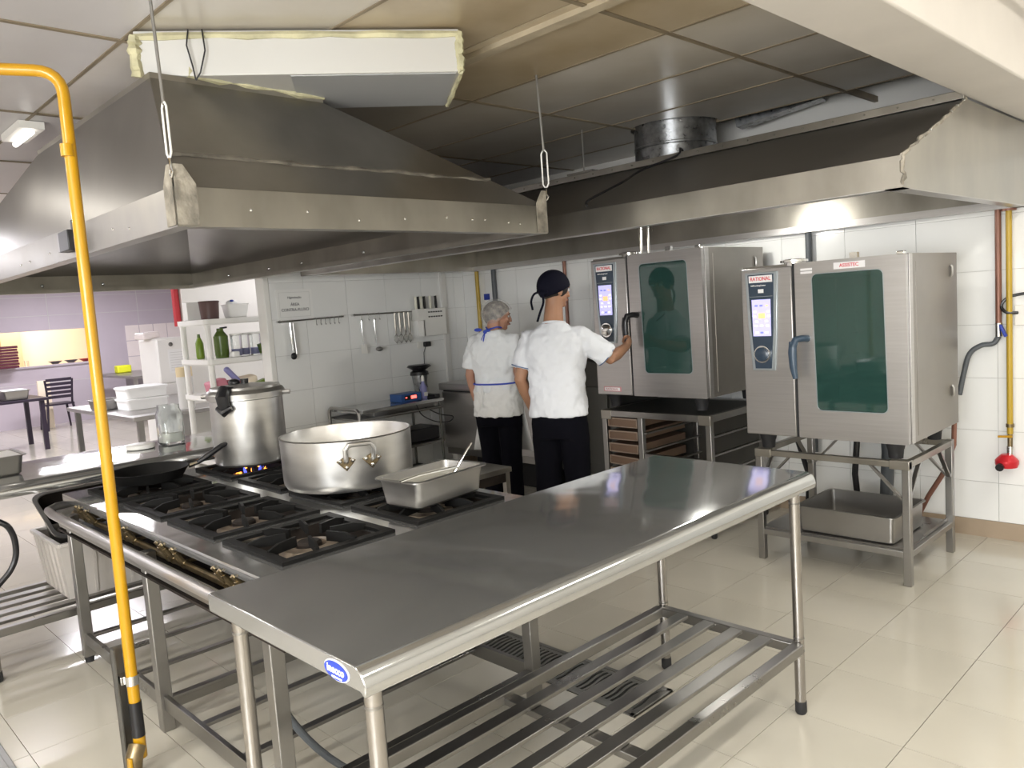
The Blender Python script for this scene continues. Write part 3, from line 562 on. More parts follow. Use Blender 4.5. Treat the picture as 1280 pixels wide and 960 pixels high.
def stand1():
    x0, x1, y0, y1, zt = -2.66, -1.76, 1.69, 2.42, .82
    t = thing('oven_stand', 'shaded steel stand with basket racks under the left oven', 'stand', ((x0+x1)/2, (y0+y1)/2, 0))
    for x, y in ((x0+.02, y0+.02), (x1-.02, y0+.02), (x1-.02, y1-.02), (x0+.02, y1-.02), (x0+.335, y0+.02), (x0+.335, y1-.02)):
        lg = B().box(x-.02, x+.02, y-.02, y+.02, .05, zt-.04).out('leg', 'steel', t, bevel=.003); B().lathe([(.016, 0), (.02, .01), (.02, .05)], (x, y, 0), 12).out('foot', 'rubber', lg)
    b = B(); b.box(x0, x1, y0-.003, y0+.037, zt-.045, zt).box(x0, x1, y1-.037, y1, zt-.045, zt).box(x0, x0+.037, y0, y1, zt-.045, zt).box(x1-.037, x1, y0, y1, zt-.045, zt).out('top_frame', 'steel', t, bevel=.003)
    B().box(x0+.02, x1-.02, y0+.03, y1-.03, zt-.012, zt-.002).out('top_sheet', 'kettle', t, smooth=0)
    for x in (x0, x1-.085): B().box(x-.003, x+.088, y0-.006, y0+.03, zt-.065, zt+.002).out('corner_plate', 'hood_band', t, bevel=.003)
    for k in range(5):
        z = .16+k*.125
        for x in (x0+.36, x1-.045): B().box(x-.003, x+.02, y0+.02, y1-.03, z, z+.012).out('runner', 'slat', t)
    for z in (.51, .12): B().bar((x0+.36, y0+.02, z), (x1-.03, y0+.02, z), .03).out('front_rail', 'steel', t)
    B().box(x0+.02, x1-.02, y1-.03, y1-.02, .1, zt-.05).out('rear_shade_sheet', 'kettle', t)  # dark sheet added so the stand interior reads as shaded
    B().bar((x0+.04, y0+.03, .13), (x0+.33, y0+.03, .13), .03).out('front_rail', 'steel', t)
    bl = ['topmost mesh basket in the rack under the left oven', 'second mesh basket from the top under the left oven', 'third mesh basket from the top under the left oven', 'fourth mesh basket from the top under the left oven', 'lowest mesh basket in view under the left oven', 'mesh basket at the foot of the rack under the left oven']
    for k in range(6):
        z = zt-.115-.092*k; bk = thing('mesh_basket', bl[k], 'basket', (x0+.178, y0+.3, z), 0, 'mesh baskets under the left oven')
        a, c_ = x0+.055, x0+.305; tl = random.uniform(-.008, .008)
        b = B(); b.hexa([(a, y0+.01, z-tl), (c_, y0+.01, z+tl), (c_, y0+.6, z+tl), (a, y0+.6, z-tl), (a, y0+.01, z+.058-tl), (c_, y0+.01, z+.058+tl), (c_, y0+.6, z+.058+tl), (a, y0+.6, z+.058-tl)]).out('mesh', 'basket', bk, smooth=0)
        b = B(); b.bar((a-.003, y0+.006, z+.058-tl), (c_+.003, y0+.006, z+.058+tl), .008).bar((a-.003, y0+.006, z-tl), (c_+.003, y0+.006, z+tl), .006).out('rim', 'basketr', bk)
        for xx, tt in ((a, -tl), (c_, tl)): B().bar((xx, y0+.006, z+tt), (xx, y0+.006, z+.06+tt), .007).out('corner_wire', 'basketr', bk)
stand1()

# ------------------------------------------------------------------ WORKTABLES
def bull(x0, x1, y0, y1, z, th, r, side=1):
    """solid worktop, one long edge rolled over"""
    pts = []; xa, xb = (x0, x1)
    pts += [(xa, z-th), (xa, z-.004), (xa+.004, z)]
    for k in range(9): a = pi/2-(pi/2+.5)*k/8; pts.append((xb-r+cos(a)*r, z-r+sin(a)*r))
    pts.append((xb-r*.5, z-th))
    return B().loft([[V((x, y0, zz)) for x, zz in pts], [V((x, y0+.004, zz+.0)) for x, zz in pts], [V((x, y1, zz)) for x, zz in pts]])
def ring_leg(x, y, zt, parent, r=.0195, zs=(.25, .3, .82), foot=True, kn=None):
    l = B().tube([(x, y, .05), (x, y, zt)], r, 20).out('leg', 'tube_steel', parent)
    for z in zs: B().tube([(x, y, z-.003), (x, y, z+.003)], r*1.06, 20).out('collar', 'slat', l)
    B().tube([(x, y, 0), (x, y, .008), (x, y, .05)], [r*.9, r*1.12, r*1.1], 16).out('foot', 'rubber', l)
    return l
wt = thing('worktable', 'long polished steel worktable with slatted undershelf in the foreground', 'table', (-.69, -.9, 0))
bull(-1.065, -.330, -1.915, .10, .92, .05, .04).out('tabletop', 'steel_top', wt, smooth=40, bevel=.003)
for x in (-.982, -.37):
    for y in (-1.873, -.0): ring_leg(x, y, .88, wt)
sz = .268
for x in (-.982, -.362): B().box(x-.02, x+.02, -1.81, -.02, sz-.02, sz+.02).out('shelf_rail', 'slat', wt, bevel=.004)
for y in (-1.80, -.02): B().box(-.965, -.38, y-.02, y+.02, sz-.02, sz+.02).out('shelf_rail', 'slat', wt, bevel=.004)
for k in range(4): x = -.982+.124*(k+1); B().box(x-.026, x+.026, -1.79, -.035, sz+.004, sz+.019).out('shelf_slat', 'slat', wt, bevel=.003)
B().box(-.965, -.38, -.98, -.93, sz-.022, sz+.003).out('cross_rail', 'slat', wt, bevel=.003)
b = B(); cxl, czl = -.432, .893
b.bm.faces.new([b.bm.verts.new((cxl+cos(2*pi*k/32)*.048, -1.9165, czl+sin(2*pi*k/32)*.0225)) for k in range(32)])
lg = solid(b.out('maker_label', 'label', wt, smooth=0), .001); b = B()
b.bm.faces.new([b.bm.verts.new((cxl+cos(2*pi*k/32)*.045, -1.9185, czl+sin(2*pi*k/32)*.020)) for k in range(32)])
b.out('label_field', 'blue', lg, smooth=0)
text('inecco', .025, face_y(cxl, -1.9192, czl+.002), 'label', lg)
text('equipamentos', .007, face_y(cxl+.003, -1.9192, czl-.013), 'label', lg)
# left worktable
lt = thing('worktable', 'long steel worktable beyond the left end of the range, with a lidless pan', 'table', (-3.75, -1.4, 0))
bull(-4.08, -3.355, -3.3, -.40, .94, .062, .045).out('tabletop', 'steel_top', lt, smooth=40, bevel=.003)
for x in (-4.02, -3.40):
    for y in (-2.03, -.5): ring_leg(x, y, .89, lt)
for x in (-4.02, -3.40): B().box(x-.02, x+.02, -3.2, -.52, .215, .255).out('shelf_rail', 'slat', lt, bevel=.004)
for y in (-3.15, -.52): B().box(-4.0, -3.42, y-.02, y+.02, .215, .255).out('shelf_rail', 'slat', lt, bevel=.004)
for k in range(4): x = -4.02+.124*(k+1); B().box(x-.03, x+.03, -3.13, -.53, .24, .256).out('shelf_slat', 'slat', lt, bevel=.003)

# ------------------------------------------------------------------ RANGE (eight burners)
rg = thing('gas_range', 'eight-burner industrial gas range with black grates and open steel frame', 'stove', (-2.3, -1.1, 0))
sx0, sx1, sy0, sy1, szz = -3.4, -1.09, -1.66, -.50, .84
cxs = [-3.09, -2.575, -2.06, -1.545]; cys = [-1.345, -.80]; hw = .195
b = B(); xs_ = [sx0]+[v for c in cxs for v in (c-hw, c+hw)]+[sx1]; ys_ = [sy0]+[v for c in cys for v in (c-hw, c+hw)]+[sy1]
for i in range(0, len(xs_)-1, 2): b.box(xs_[i], xs_[i+1], sy0, sy1, szz-.012, szz)
for c in cxs:
    for j in range(0, len(ys_)-1, 2): b.box(c-hw, c+hw, ys_[j], ys_[j+1], szz-.012, szz)
b.box(sx0, sx1, sy0, sy0+.004, szz-.035, szz-.011).box(sx0, sx1, sy1-.004, sy1, szz-.035, szz-.011).out('top_plate', 'steel_top', rg, smooth=0)
for c in cxs:
    for d_ in cys:
        B().loft([rr_ring(c, d_, szz-.012, .39, .39, .02), rr_ring(c, d_, szz-.07, .34, .34, .04), rr_ring(c, d_, szz-.072, .1, .1, .04)], False).out('drip_tray', 'soot', rg)
def burner_tree():
    g_ = B(); f = .222; wd = .036
    g_.box(-f, f, -f, -f+wd, 0, .012).box(-f, f, f-wd, f, 0, .012).box(-f, -f+wd, -f+wd, f-wd, 0, .012).box(f-wd, f, -f+wd, f-wd, 0, .012)
    for sx, sy in ((1, 0), (0, 1), (-1, 0), (0, -1)):
        for s in (-1, 1):
            p = V((sx*(f-wd*.8) - sy*s*.075, sy*(f-wd*.8)+sx*s*.075, 0)); q = V((sx*.07 - sy*s*.035, sy*.07+sx*s*.035, 0))
            n_ = (q-p).cross(V((0, 0, 1))).normalized()*.0055
            g_.loft([[p-n_+V((0, 0, .0)), p+n_+V((0, 0, 0)), p+n_+V((0, 0, .018)), p-n_+V((0, 0, .018))], [p.lerp(q, .35)-n_+V((0, 0, -.004)), p.lerp(q, .35)+n_+V((0, 0, -.004)), p.lerp(q, .35)+n_+V((0, 0, .03)), p.lerp(q, .35)-n_+V((0, 0, .03))], [q-n_+V((0, 0, -.006)), q+n_+V((0, 0, -.006)), q+n_+V((0, 0, .03)), q-n_+V((0, 0, .03))]])
    gm = g_.out('t', 'black', None, smooth=30); off = gm.location.copy(); gm.data.transform(Matrix.Translation(off)); gd = gm.data; bpy.data.objects.remove(gm)
    u_ = B(); u_.lathe([(.10, -.045), (.108, -.03), (.10, -.014), (.062, -.010), (.06, -.03), (.055, -.04)], (0, 0, 0), 28)
    um = u_.out('t', 'rust', None); off = um.location.copy(); um.data.transform(Matrix.Translation(off)); ud = um.data; bpy.data.objects.remove(um)
    c_ = B(); c_.lathe([(.046, -.04), (.046, -.006), (.038, .002), (.005, .004)], (0, 0, 0), 20)
    cm = c_.out('t', 'soot', None); off = cm.location.copy(); cm.data.transform(Matrix.Translation(off)); cdt = cm.data; bpy.data.objects.remove(cm)
    return gd, ud, cdt
gd, ud, cdt = burner_tree()
rl = V(rg.location)
for c in cxs:
    for d_ in cys:
        share('grate', gd, rg, V((c, d_, szz+.0005))-rl, (0, 0, 0))
        u = share('burner_ring', ud, rg, V((c, d_, szz-.01))-rl); share('burner_cap', cdt, u, (0, 0, 0))
B().tube([(-3.47, -1.50, .775), (-3.46, -1.68, .77), (-3.42, -1.725, .765), (-3.3, -1.735, .762), (-1.5, -1.735, .762), (-1.1, -1.735, .762)], .02, 12).out('front_rail', 'steel_brushed', rg)
B().box(-3.36, -1.1, -1.70, -1.695, .69, .76).out('front_apron', 'steel', rg, smooth=0)
B().box(-3.44, -1.12, -1.69, -.56, .655, .665).out('under_tray', 'soot', rg, smooth=0)
B().tube([(-3.38, -1.62, .735), (-1.15, -1.62, .735)], .015, 10).out('gas_manifold', 'brass', rg)
for c in cxs:
    for s in (-.08, -.03, .07):
        v = B(); x = c+s; v.cyl((x, -1.62, .735), (x, -1.655, .79), .011, n=8).cyl((x, -1.655, .79), (x, -1.67, .81), .007, n=8).cyl((x, -1.615, .745), (x, -1.42, .755), .008, n=8).ball((x, -1.62, .737), .019, u=8, v=6).out('gas_valve', 'brass', rg)
for x in (-3.28, -2.27, -1.25):
    for y in (-1.66, -.555):
        lg = B().box(x-.025, x+.025, y-.025, y+.025, 0 if x > -3 else .03, .75).out('leg', 'steel', rg, bevel=.004)
        if x < -3: B().lathe([(.02, 0), (.024, .03)], (x, y, 0), 12).out('foot', 'rubber', lg)
for y in (-1.66, -.555): B().bar((-3.26, y, .12), (-1.27, y, .12), .02, .06).out('lower_rail', 'slat', rg, bevel=.002)
for x in (-3.28, -2.95, -2.62, -2.27, -1.94, -1.6, -1.25): B().bar((x, -1.64, .125), (x, -.575, .125), .036, .014).out('lower_rail', 'slat', rg, bevel=.002)
for x in (-2.27, ): B().bar((x, -1.64, .1), (x, -.575, .1), .02, .04).out('lower_rail', 'slat', rg)
B().tube(crv([(-1.42, -1.55, .7), (-1.42, -1.60, .45), (-1.40, -1.50, .2), (-1.3, -1.35, .03), (-1.1, -1.2, .02)]), .013, 10).out('gas_hose', 'greyp', label='dark gas hose hanging inside the near end of the range', cat='hose')
# flame under the pressure cooker
b = B(); b2 = B()
for k in range(14):
    a = 2*pi*k/14; x, y = cxs[0]+cos(a)*.08, cys[1]+sin(a)*.08
    (b if k % 4 else b2).tube([(x, y, szz-.02), (x+cos(a)*.012, y+sin(a)*.012, szz+.005), (x+cos(a)*.02, y+sin(a)*.02, szz+.024)], [.008, .007, .001], 6)
b.out('flame', 'fl_o', rg, kind='stuff'); b2.out('flame_root', 'fl_b', rg, kind='stuff')
# ------------------------------------------------------------------ POTS AND PANS ON THE RANGE
pz = szz+.032
pc = thing('pressure_cooker', 'tall aluminium pressure cooker with black clamp on the far left burner', 'pot', (-3.08, -.80, pz)); X, Y = -3.08, -.80
B().lathe([(.17, pz), (.186, pz+.012), (.19, pz+.03), (.19, pz+.35), (.2, pz+.355), (.2, pz+.375), (.19, pz+.38)], (X, Y, 0), 48).out('body', 'alu', pc)
B().lathe([(.203, pz+.36), (.205, pz+.385), (.195, pz+.40), (.185, pz+.405), (.18, pz+.418), (.10, pz+.425), (.02, pz+.43)], (X, Y, 0), 48).out('lid', 'alu', pc)
dv = V((.74, -.67, 0)).normalized()*.19; hv = V((.55, -.83, 0)).normalized()*.2
b = B(); P_ = V((X, Y, 0))+hv
b.tube([P_*1+V((0, 0, pz+.41))-hv*.35, P_+V((0, 0, pz+.415)), P_+hv*.12+V((0, 0, pz+.38)), P_+hv*.08+V((0, 0, pz+.32))], [.022, .034, .036, .03], 10, sy=.8).out('clamp_handle', 'blackp', pc, bevel=0)
B().tube([P_+hv*.12+V((-.03, -.02, pz+.325)), P_+hv*.14+V((.01, .0, pz+.30)), P_+hv*.12+V((.04, .025, pz+.325))], [.012, .022, .012], 8).out('clamp_catch', 'blackp', pc)
B().cyl((X, Y, pz+.43), (X, Y, pz+.455), .02, .022, n=12).out('lid_knob', 'blackp', pc)
B().ball((X-.06, Y-.03, pz+.435), .04, .03, .022).out('lid_knob', 'blackp', pc)
for s in (-1, 1):
    q = V((X, Y, pz+.37))+V((cos(.75), sin(.75), 0))*s*.2
    B().tube([q, q+V((cos(.75), sin(.75), 0))*s*.045], .012, 8).out('lug', 'alu', pc)
B().box(X+.12, X+.15, Y+.135, Y+.15, pz+.06, pz+.08).out('rivet', 'screw', pc)
bp = thing('stock_pot', 'wide open aluminium stock pot steaming on the range', 'pot', (-2.1, -.80, pz)); X, Y, R_, H_ = -2.13, -.79, .292, .225
B().lathe([(R_-.035, pz), (R_-.012, pz+.004), (R_-.002, pz+.02), (R_, pz+.04), (R_+.003, pz+H_), (R_+.006, pz+H_+.004), (R_-.002, pz+H_+.006), (R_-.006, pz+H_), (R_-.008, pz+.03), (R_-.04, pz+.008)], (X, Y, 0), 72).out('body', 'alu', bp)
B().lathe([(R_-.012, pz+.14), (R_-.012, pz+.141)], (X, Y, 0), 48).out('broth', 'broth', bp, smooth=0)
def pothandle(ang, parent):
    d = V((cos(ang), sin(ang), 0)); tn = V((-d.y, d.x, 0)); c = V((X, Y, 0))+d*(R_+.002); z = pz+H_-.085
    h = B(); pts = [c+tn*.055+V((0, 0, z)), c+tn*.058+d*.028+V((0, 0, z+.01)), c+tn*.06+d*.034+V((0, 0, z+.055)), c+tn*.045+d*.036+V((0, 0, z+.075)), c-tn*.045+d*.036+V((0, 0, z+.075)), c-tn*.06+d*.034+V((0, 0, z+.055)), c-tn*.058+d*.028+V((0, 0, z+.01)), c-tn*.055+V((0, 0, z))]
    h = h.tube(pts, .0105, 10).out('handle', 'alu', parent)
    for s in (-1, 1):
        m_ = c+tn*s*.055+V((0, 0, z)); q = B()
        q.prism([m_+tn*.042+V((0, 0, .006)), m_+V((0, 0, .026)), m_-tn*.042+V((0, 0, .006)), m_+V((0, 0, -.040))], d*.007); q.out('bracket', 'brass', h, bevel=.003)
        for a, b_ in ((.026, .006), (-.026, .006), (0, -.022)): B().ball(m_+tn*a+d*.008+V((0, 0, b_)), .009, u=8, v=6).out('rivet', 'chrome', h)
pothandle(-.05-.35, bp); pothandle(pi-.4, bp)
m = bpy.data.materials.new('steam'); m.use_nodes = True; N_ = m.node_tree.nodes; N_.clear(); L_ = m.node_tree.links
vo = N_.new('ShaderNodeVolumePrincipled'); vo.inputs['Color'].default_value = (.95, .95, .95, 1); tc = N_.new('ShaderNodeTexCoord'); nz = N_.new('ShaderNodeTexNoise'); nz.inputs['Scale'].default_value = 9
mr = N_.new('ShaderNodeMapRange'); mr.inputs[1].default_value = .5; mr.inputs[2].default_value = .75; mr.inputs[4].default_value = 1.6; oo = N_.new('ShaderNodeOutputMaterial')
L_.new(tc.outputs['Object'], nz.inputs[0]); L_.new(nz.outputs[0], mr.inputs[0]); L_.new(mr.outputs[0], vo.inputs['Density']); L_.new(vo.outputs[0], oo.inputs['Volume'])
B().ball((X+.02, Y+.06, pz+H_+.13), .16, .16, .15).out('steam', m, label='faint steam rising from the wide stock pot', cat='steam', kind='stuff')
gp = pan_open('gastronorm_pan', 'oblong steel gastronorm pan of cloudy water on the nearest far-row burner', 'pan', -1.50, -.80, pz+.002, .225, .375, .11, 'steel', .02, radians(6), .012, fill='water', fz=.72)
b = B(); b.tube([(-1.50, -.72, pz+.05), (-1.50, -.66, pz+.11), (-1.505, -.60, pz+.165), (-1.508, -.575, pz+.185)], [.007, .006, .007, .008], 8, sy=.6)
ld = b.out('serving_spoon', 'chrome', label='steel spoon standing in the oblong gastronorm pan', cat='spoon')
lp = thing('ladle', 'long steel ladle lying across the oblong gastronorm pan', 'ladle', (-1.47, -.85, pz+.1))
B().tube([(-1.44, -1.0, pz+.112), (-1.46, -.9, pz+.114), (-1.50, -.66, pz+.10)], .006, 8).out('handle', 'chrome', lp)
sk = thing('skillet', 'black frying pan with angled handle on the near left burner', 'pan', (-3.12, -1.33, pz)); X, Y = -3.12, -1.33
B().lathe([(.14, pz), (.155, pz+.005), (.188, pz+.055), (.191, pz+.058), (.186, pz+.058), (.152, pz+.009), (.02, pz+.008)], (X, Y, 0), 48).out('bowl', 'black', sk)
hd = V((.30, .95, 0)).normalized(); c = V((X, Y, pz+.045))+hd*.185
B().tube([c, c+hd*.05+V((0, 0, .012))], [.012, .011], 8).out('ferrule', 'chrome', sk)
B().tube([c+hd*.045+V((0, 0, .01)), c+hd*.10+V((0, 0, .04)), c+hd*.17+V((0, 0, .08)), c+hd*.20+V((0, 0, .09))], [.014, .019, .018, .013], 10, sy=.8).out('handle', 'blackp', sk)

# things on the left worktable
pan_open('gastronorm_pan', 'steel pan with crumpled foil on top at the left edge of the photo', 'pan', -3.74, -1.93, .942, .27, .34, .10, 'steel', .016, 0, .012, fill='foil', fz=.95)
B().lathe([(.07, .942), (.078, .946), (.078, .966), (.07, .97), (.02, .97)], (-3.80, -1.13, 0), 32).out('jar_lid', 'white', label='round white plastic lid lying alone on the left worktable', cat='lid')
jr = thing('storage_jar', 'square clear jar holding white powder on the left worktable', 'jar', (-3.80, -.95, .942))
B().loft([rr_ring(-3.80, -.95, z, w_, w_, .03) for z, w_ in ((.942, .12), (.95, .13), (1.12, .13), (1.15, .11), (1.175, .11), (1.175, .104), (1.15, .104), (1.12, .124), (.955, .124))]).out('body', 'glass', jr)
B().loft([rr_ring(-3.80, -.95, z, w_, w_, .03) for z, w_ in ((.957, .118), (1.01, .118))]).out('powder', 'flour', jr)
# crate with tub on the lower shelf
ct = thing('plastic_crate', 'ribbed grey-white plastic crate on the lower shelf of the left worktable', 'crate', (-3.83, -1.3, .258))
x0, x1, y0, y1, z0, z1 = -4.02, -3.50, -1.68, -1.1, .258, .555
b = B(); e = .012
for (a, b_, c_, d_) in (((x0+.04, y0+.03), (x1-.04, y0+.03), (x1, y0), (x0, y0)), ((x1-.04, y0+.03), (x1-.04, y1-.03), (x1, y1), (x1, y0)), ((x1-.04, y1-.03), (x0+.04, y1-.03), (x0, y1), (x1, y1)), ((x0+.04, y1-.03), (x0+.04, y0+.03), (x0, y0), (x0, y1))):
    f_ = [b.bm.verts.new((*p, z)) for p, z in ((a, z0), (b_, z0), (c_, z1), (d_, z1))]; b.bm.faces.new(f_)
b.bm.faces.new([b.bm.verts.new(p) for p in rect(x0+.04, x1-.04, y0+.03, y1-.03, z0)]); bmesh.ops.remove_doubles(b.bm, verts=b.bm.verts, dist=1e-4)
solid(b.out('body', 'crate', ct, smooth=0), .006, 0)
b = B()
for i in range(4): p, q = rect(x0, x1, y0, y1, z1)[i], rect(x0, x1, y0, y1, z1)[(i+1) % 4]; b.bar(p, q, .026, .02)
b.out('rim', 'crate', ct, bevel=.004)
for k in range(5):
    x = x0+.08+k*.09; B().bar((x+.012*(1-k/2.), y0+.026, z0+.01), (x, y0-.004, z1-.01), .014, .014).out('rib', 'crate', ct)
for k in range(6):
    y = y0+.07+k*.09; B().bar((x1-.036, y, z0+.01), (x1+.003, y, z1-.01), .014, .014).out('rib', 'crate', ct)
tb = thing('roasting_tub', 'steel tub with sooty inside tilted between crate and range', 'tub', (-3.86, -1.42, .45))
Tt = Matrix.Translation((-3.86, -1.42, .655)) @ Matrix.Rotation(radians(21), 4, 'Y')
def tring(z, a, c_, r=.08): return [Tt @ p for p in rr_ring(0, 0, z, a, c_, r)]
B().loft([tring(-.21, .36, .34), tring(-.2, .38, .36), tring(-.01, .47, .44), tring(-.01, .51, .48), tring(0, .51, .48), tring(0, .468, .438), tring(-.005, .465, .435), tring(-.19, .375, .355), tring(-.192, .35, .33)]).out('shell', 'steel', tb)
B().loft([tring(-.004, .462, .432), tring(-.186, .371, .351), tring(-.188, .1, .1, .04)], False).out('lining', 'soot', tb)
B().tube([(-3.62, -1.62, .70), (-3.50, -1.58, .735), (-3.40, -1.56, .73)], [.03, .035, .03], 10).out('oven_cloth', 'angle', label='grimy grey rag stuffed beside the end of the range rail', cat='rag')
B().tube(crv([(-3.36, -2.3, .90), (-3.16, -2.12, .88), (-3.1, -1.99, .82), (-3.1, -1.95, .76), (-3.1, -1.945, .67), (-3.1, -1.972, .6), (-3.1, -2.03, .54), (-3.1, -2.2, .38), (-3.12, -2.4, .15), (-3.2, -2.7, .014)]), .013, 10).out('rubber_hose', 'blackp', label='black rubber hose looping at the left edge of the photo', cat='hose')

# ------------------------------------------------------------------ PIPES
yp = thing('gas_pipe', 'bright yellow gas pipe running from ceiling to floor at the left', 'pipe', (-1.97, -1.86, 0)); X, Y = -1.97, -1.86
def bend(a, b_, c, n=6, r=.08):
    a, b_, c = V(a), V(b_), V(c); p = b_+(a-b_).normalized()*r; q = b_+(c-b_).normalized()*r
    return [p*(1-t)**2+b_*2*t*(1-t)+q*t*t for t in [i/n for i in range(n+1)]]
top = (X-.006, Y+.012, 2.5); z_b = .3
B().tube([(X, Y, z_b)]+bend((X, Y, z_b), top, (X-.5, Y-1.0, 2.52))+[(X-.5, Y-1.0, 2.52), (X-1.0, Y-2.0, 2.53)], .0195, 20).out('pipe', 'yellow', yp)
B().tube([(X, Y, 2.22), (X, Y, 2.26)], [.021]*2, 20).out('coupling', 'yellow', yp)
B().tube([(X, Y, .17), (X, Y, .30)], .0225, 16).out('black_wrap', 'blackp', yp)
B().tube([(X, Y, .09), (X, Y, .17)], .021, 16).out('elbow', 'yellow', yp)
v = B(); v.tube([(X+.005, Y-.01, .14), (X+.02, Y-.03, .11), (X+.02, Y-.035, .02)], [.03, .03, .022], 12).out('valve', 'brass', yp)
B().bar((X+.035, Y-.05, .12), (X+.045, Y-.055, .01), .03, .012).out('valve_lever', 'yellow', yp, bevel=.003)
B().tube([(X, Y, .365), (X, Y, .40)], .0235, 16).out('clamp', 'chrome', yp)
B().obox((X-.035, Y-.02, .382), .05, .03, .03).out('clamp_bolt', 'chrome', yp, bevel=.003)
ai = B(); ai.box(-2.03, -1.99, -1.905, -1.90, 0, .50).box(-2.03, -2.025, -1.905, -1.865, 0, .50)
ai.out('angle_post', 'angle', label='rusty angle-iron post clamped beside the foot of the yellow gas pipe', cat='post')
def pipe(pts, r, m, name, label, n=12): return B().tube(pts, r, n).out(name, m, label=label, cat='pipe')
yb = YB-.045
pipe([(-.345, yb, 1.10+.21), (-.345, yb, 1.99)], .017, 'copper', 'water_pipe', 'brown pipe running down beside the right yellow gas pipe')
gp2 = thing('gas_pipe', 'yellow gas pipe with red regulator on the right tiled wall', 'pipe', (-.29, yb, .5))
B().cyl((-.29, yb, .66), (-.29, yb, 1.99), .0165, n=14).out('pipe', 'yellow2', gp2)
B().tube([(-.29, yb, 1.965), (-.29, yb, 1.995)], .04, 14).out('flange', 'copper', gp2)
B().tube([(-.29, yb, .70), (-.29, yb, .72)], .022, 12).out('union', 'brass', gp2)
B().tube([(-.29, yb, .58), (-.29, yb, .66)], .014, 12).out('gas_valve', 'brass', gp2)
B().bar((-.345, yb-.03, .645), (-.27, yb-.03, .65), .02, .012).out('valve_lever', 'yellow', gp2)
B().tube([(-.29, yb, .535), (-.29, yb, .585)], .02, 12).out('nut', 'chrome', gp2)
rgx = B().lathe([(.02, .455), (.055, .465), (.062, .485), (.062, .505), (.05, .52), (.03, .54)], (-.30, yb-.03, 0), 24).out('regulator', 'regred', gp2)
B().tube([(-.32, yb-.085, .475), (-.32, yb-.11, .472)], .022, 12).out('regulator_cap', 'blackp', rgx)
vb = thing('hose_valve', 'blue-handled water valve on the brown pipe with a black hose', 'valve', (-.345, yb, 1.25))
B().tube([(-.345, yb, 1.24), (-.345, yb, 1.32)], .02, 12).out('body', 'chrome', vb)
B().bar((-.33, yb-.03, 1.31), (-.30, yb-.03, 1.24), .03, .015).out('lever', 'blue', vb, bevel=.004)
B().tube(crv([(-.345, yb, 1.24), (-.37, yb-.02, 1.20), (-.43, yb-.03, 1.19), (-.49, yb-.04, 1.14), (-.52, yb-.05, 1.02), (-.53, yb-.1, .9)]), .015, 10).out('hose', 'greyp', vb)
so = thing('wall_socket', 'white wall socket with black plug at the right edge of the photo', 'socket', (-.22, YB-.02, 1.36))
B().box(-.27, -.17, YB-.02, YB-.007, 1.30, 1.42).out('plate', 'white', so, bevel=.004)
B().tube(crv([(-.25, YB-.03, 1.375), (-.30, YB-.06, 1.38), (-.33, YB-.05, 1.42), (-.29, YB-.04, 1.47), (-.18, YB-.03, 1.49)]), .009, 8).out('plug_cable', 'blackp', so)
pipe([(-1.485, yb, .45), (-1.485, yb, 1.98)], .022, 'greyp', 'drain_pipe', 'dark grey pipe rising behind the right oven')
B().tube([(-1.16, yb-.1, .80), (-1.14, yb-.12, .6), (-1.16, yb-.12, .35), (-1.14, yb-.1, .02)], .02, 10).out('drain_hose', 'blackp', label='black drain hose hanging down behind the right oven stand', cat='hose')
B().tube([(-.98, yb-.05, .76), (-.97, yb-.05, .5), (-1.0, yb-.05, .0)], .04, 14).out('waste_pipe', 'greyp', label='thick dark waste pipe behind the right oven stand', cat='pipe')
B().tube([(-.56, yb-.1, .75), (-.55, yb-.15, .6), (-.6, yb-.2, .42), (-.68, yb-.2, .28), (-.8, yb-.12, .05), (-.8, yb-.02, .02)], .015, 10).out('gas_hose', 'copper', label='brown hose curving behind the right side of the right oven stand', cat='hose')
B().tube([(-1.42, 2.3, .80), (-1.45, 2.25, .6), (-1.40, 2.3, .35), (-1.42, 2.3, .02)], .018, 10).out('drain_hose', 'blackp', label='black drain hose between the two oven stands', cat='hose')
pipe([(-4.9, yb, 1.0), (-4.9, yb, 1.985)], .02, 'yellow2', 'gas_pipe', 'yellow gas pipe on the back wall behind the woman')
pipe([(-4.655, yb, 1.2), (-4.655, yb, 1.985)], .024, 'greyp', 'drain_pipe', 'dark grey pipe on the back wall above the woman')
pipe([(-3.73, yb, 1.3), (-3.73, yb, 1.985)], .016, 'copper', 'water_pipe', 'thin brown pipe on the back wall above the man\'s cap')
B().box(-4.83, -4.77, YB-.03, YB-.008, 1.69, 1.75).out('blue_tag', 'blue', label='small blue tag on the tiles above the hair net', cat='tag')

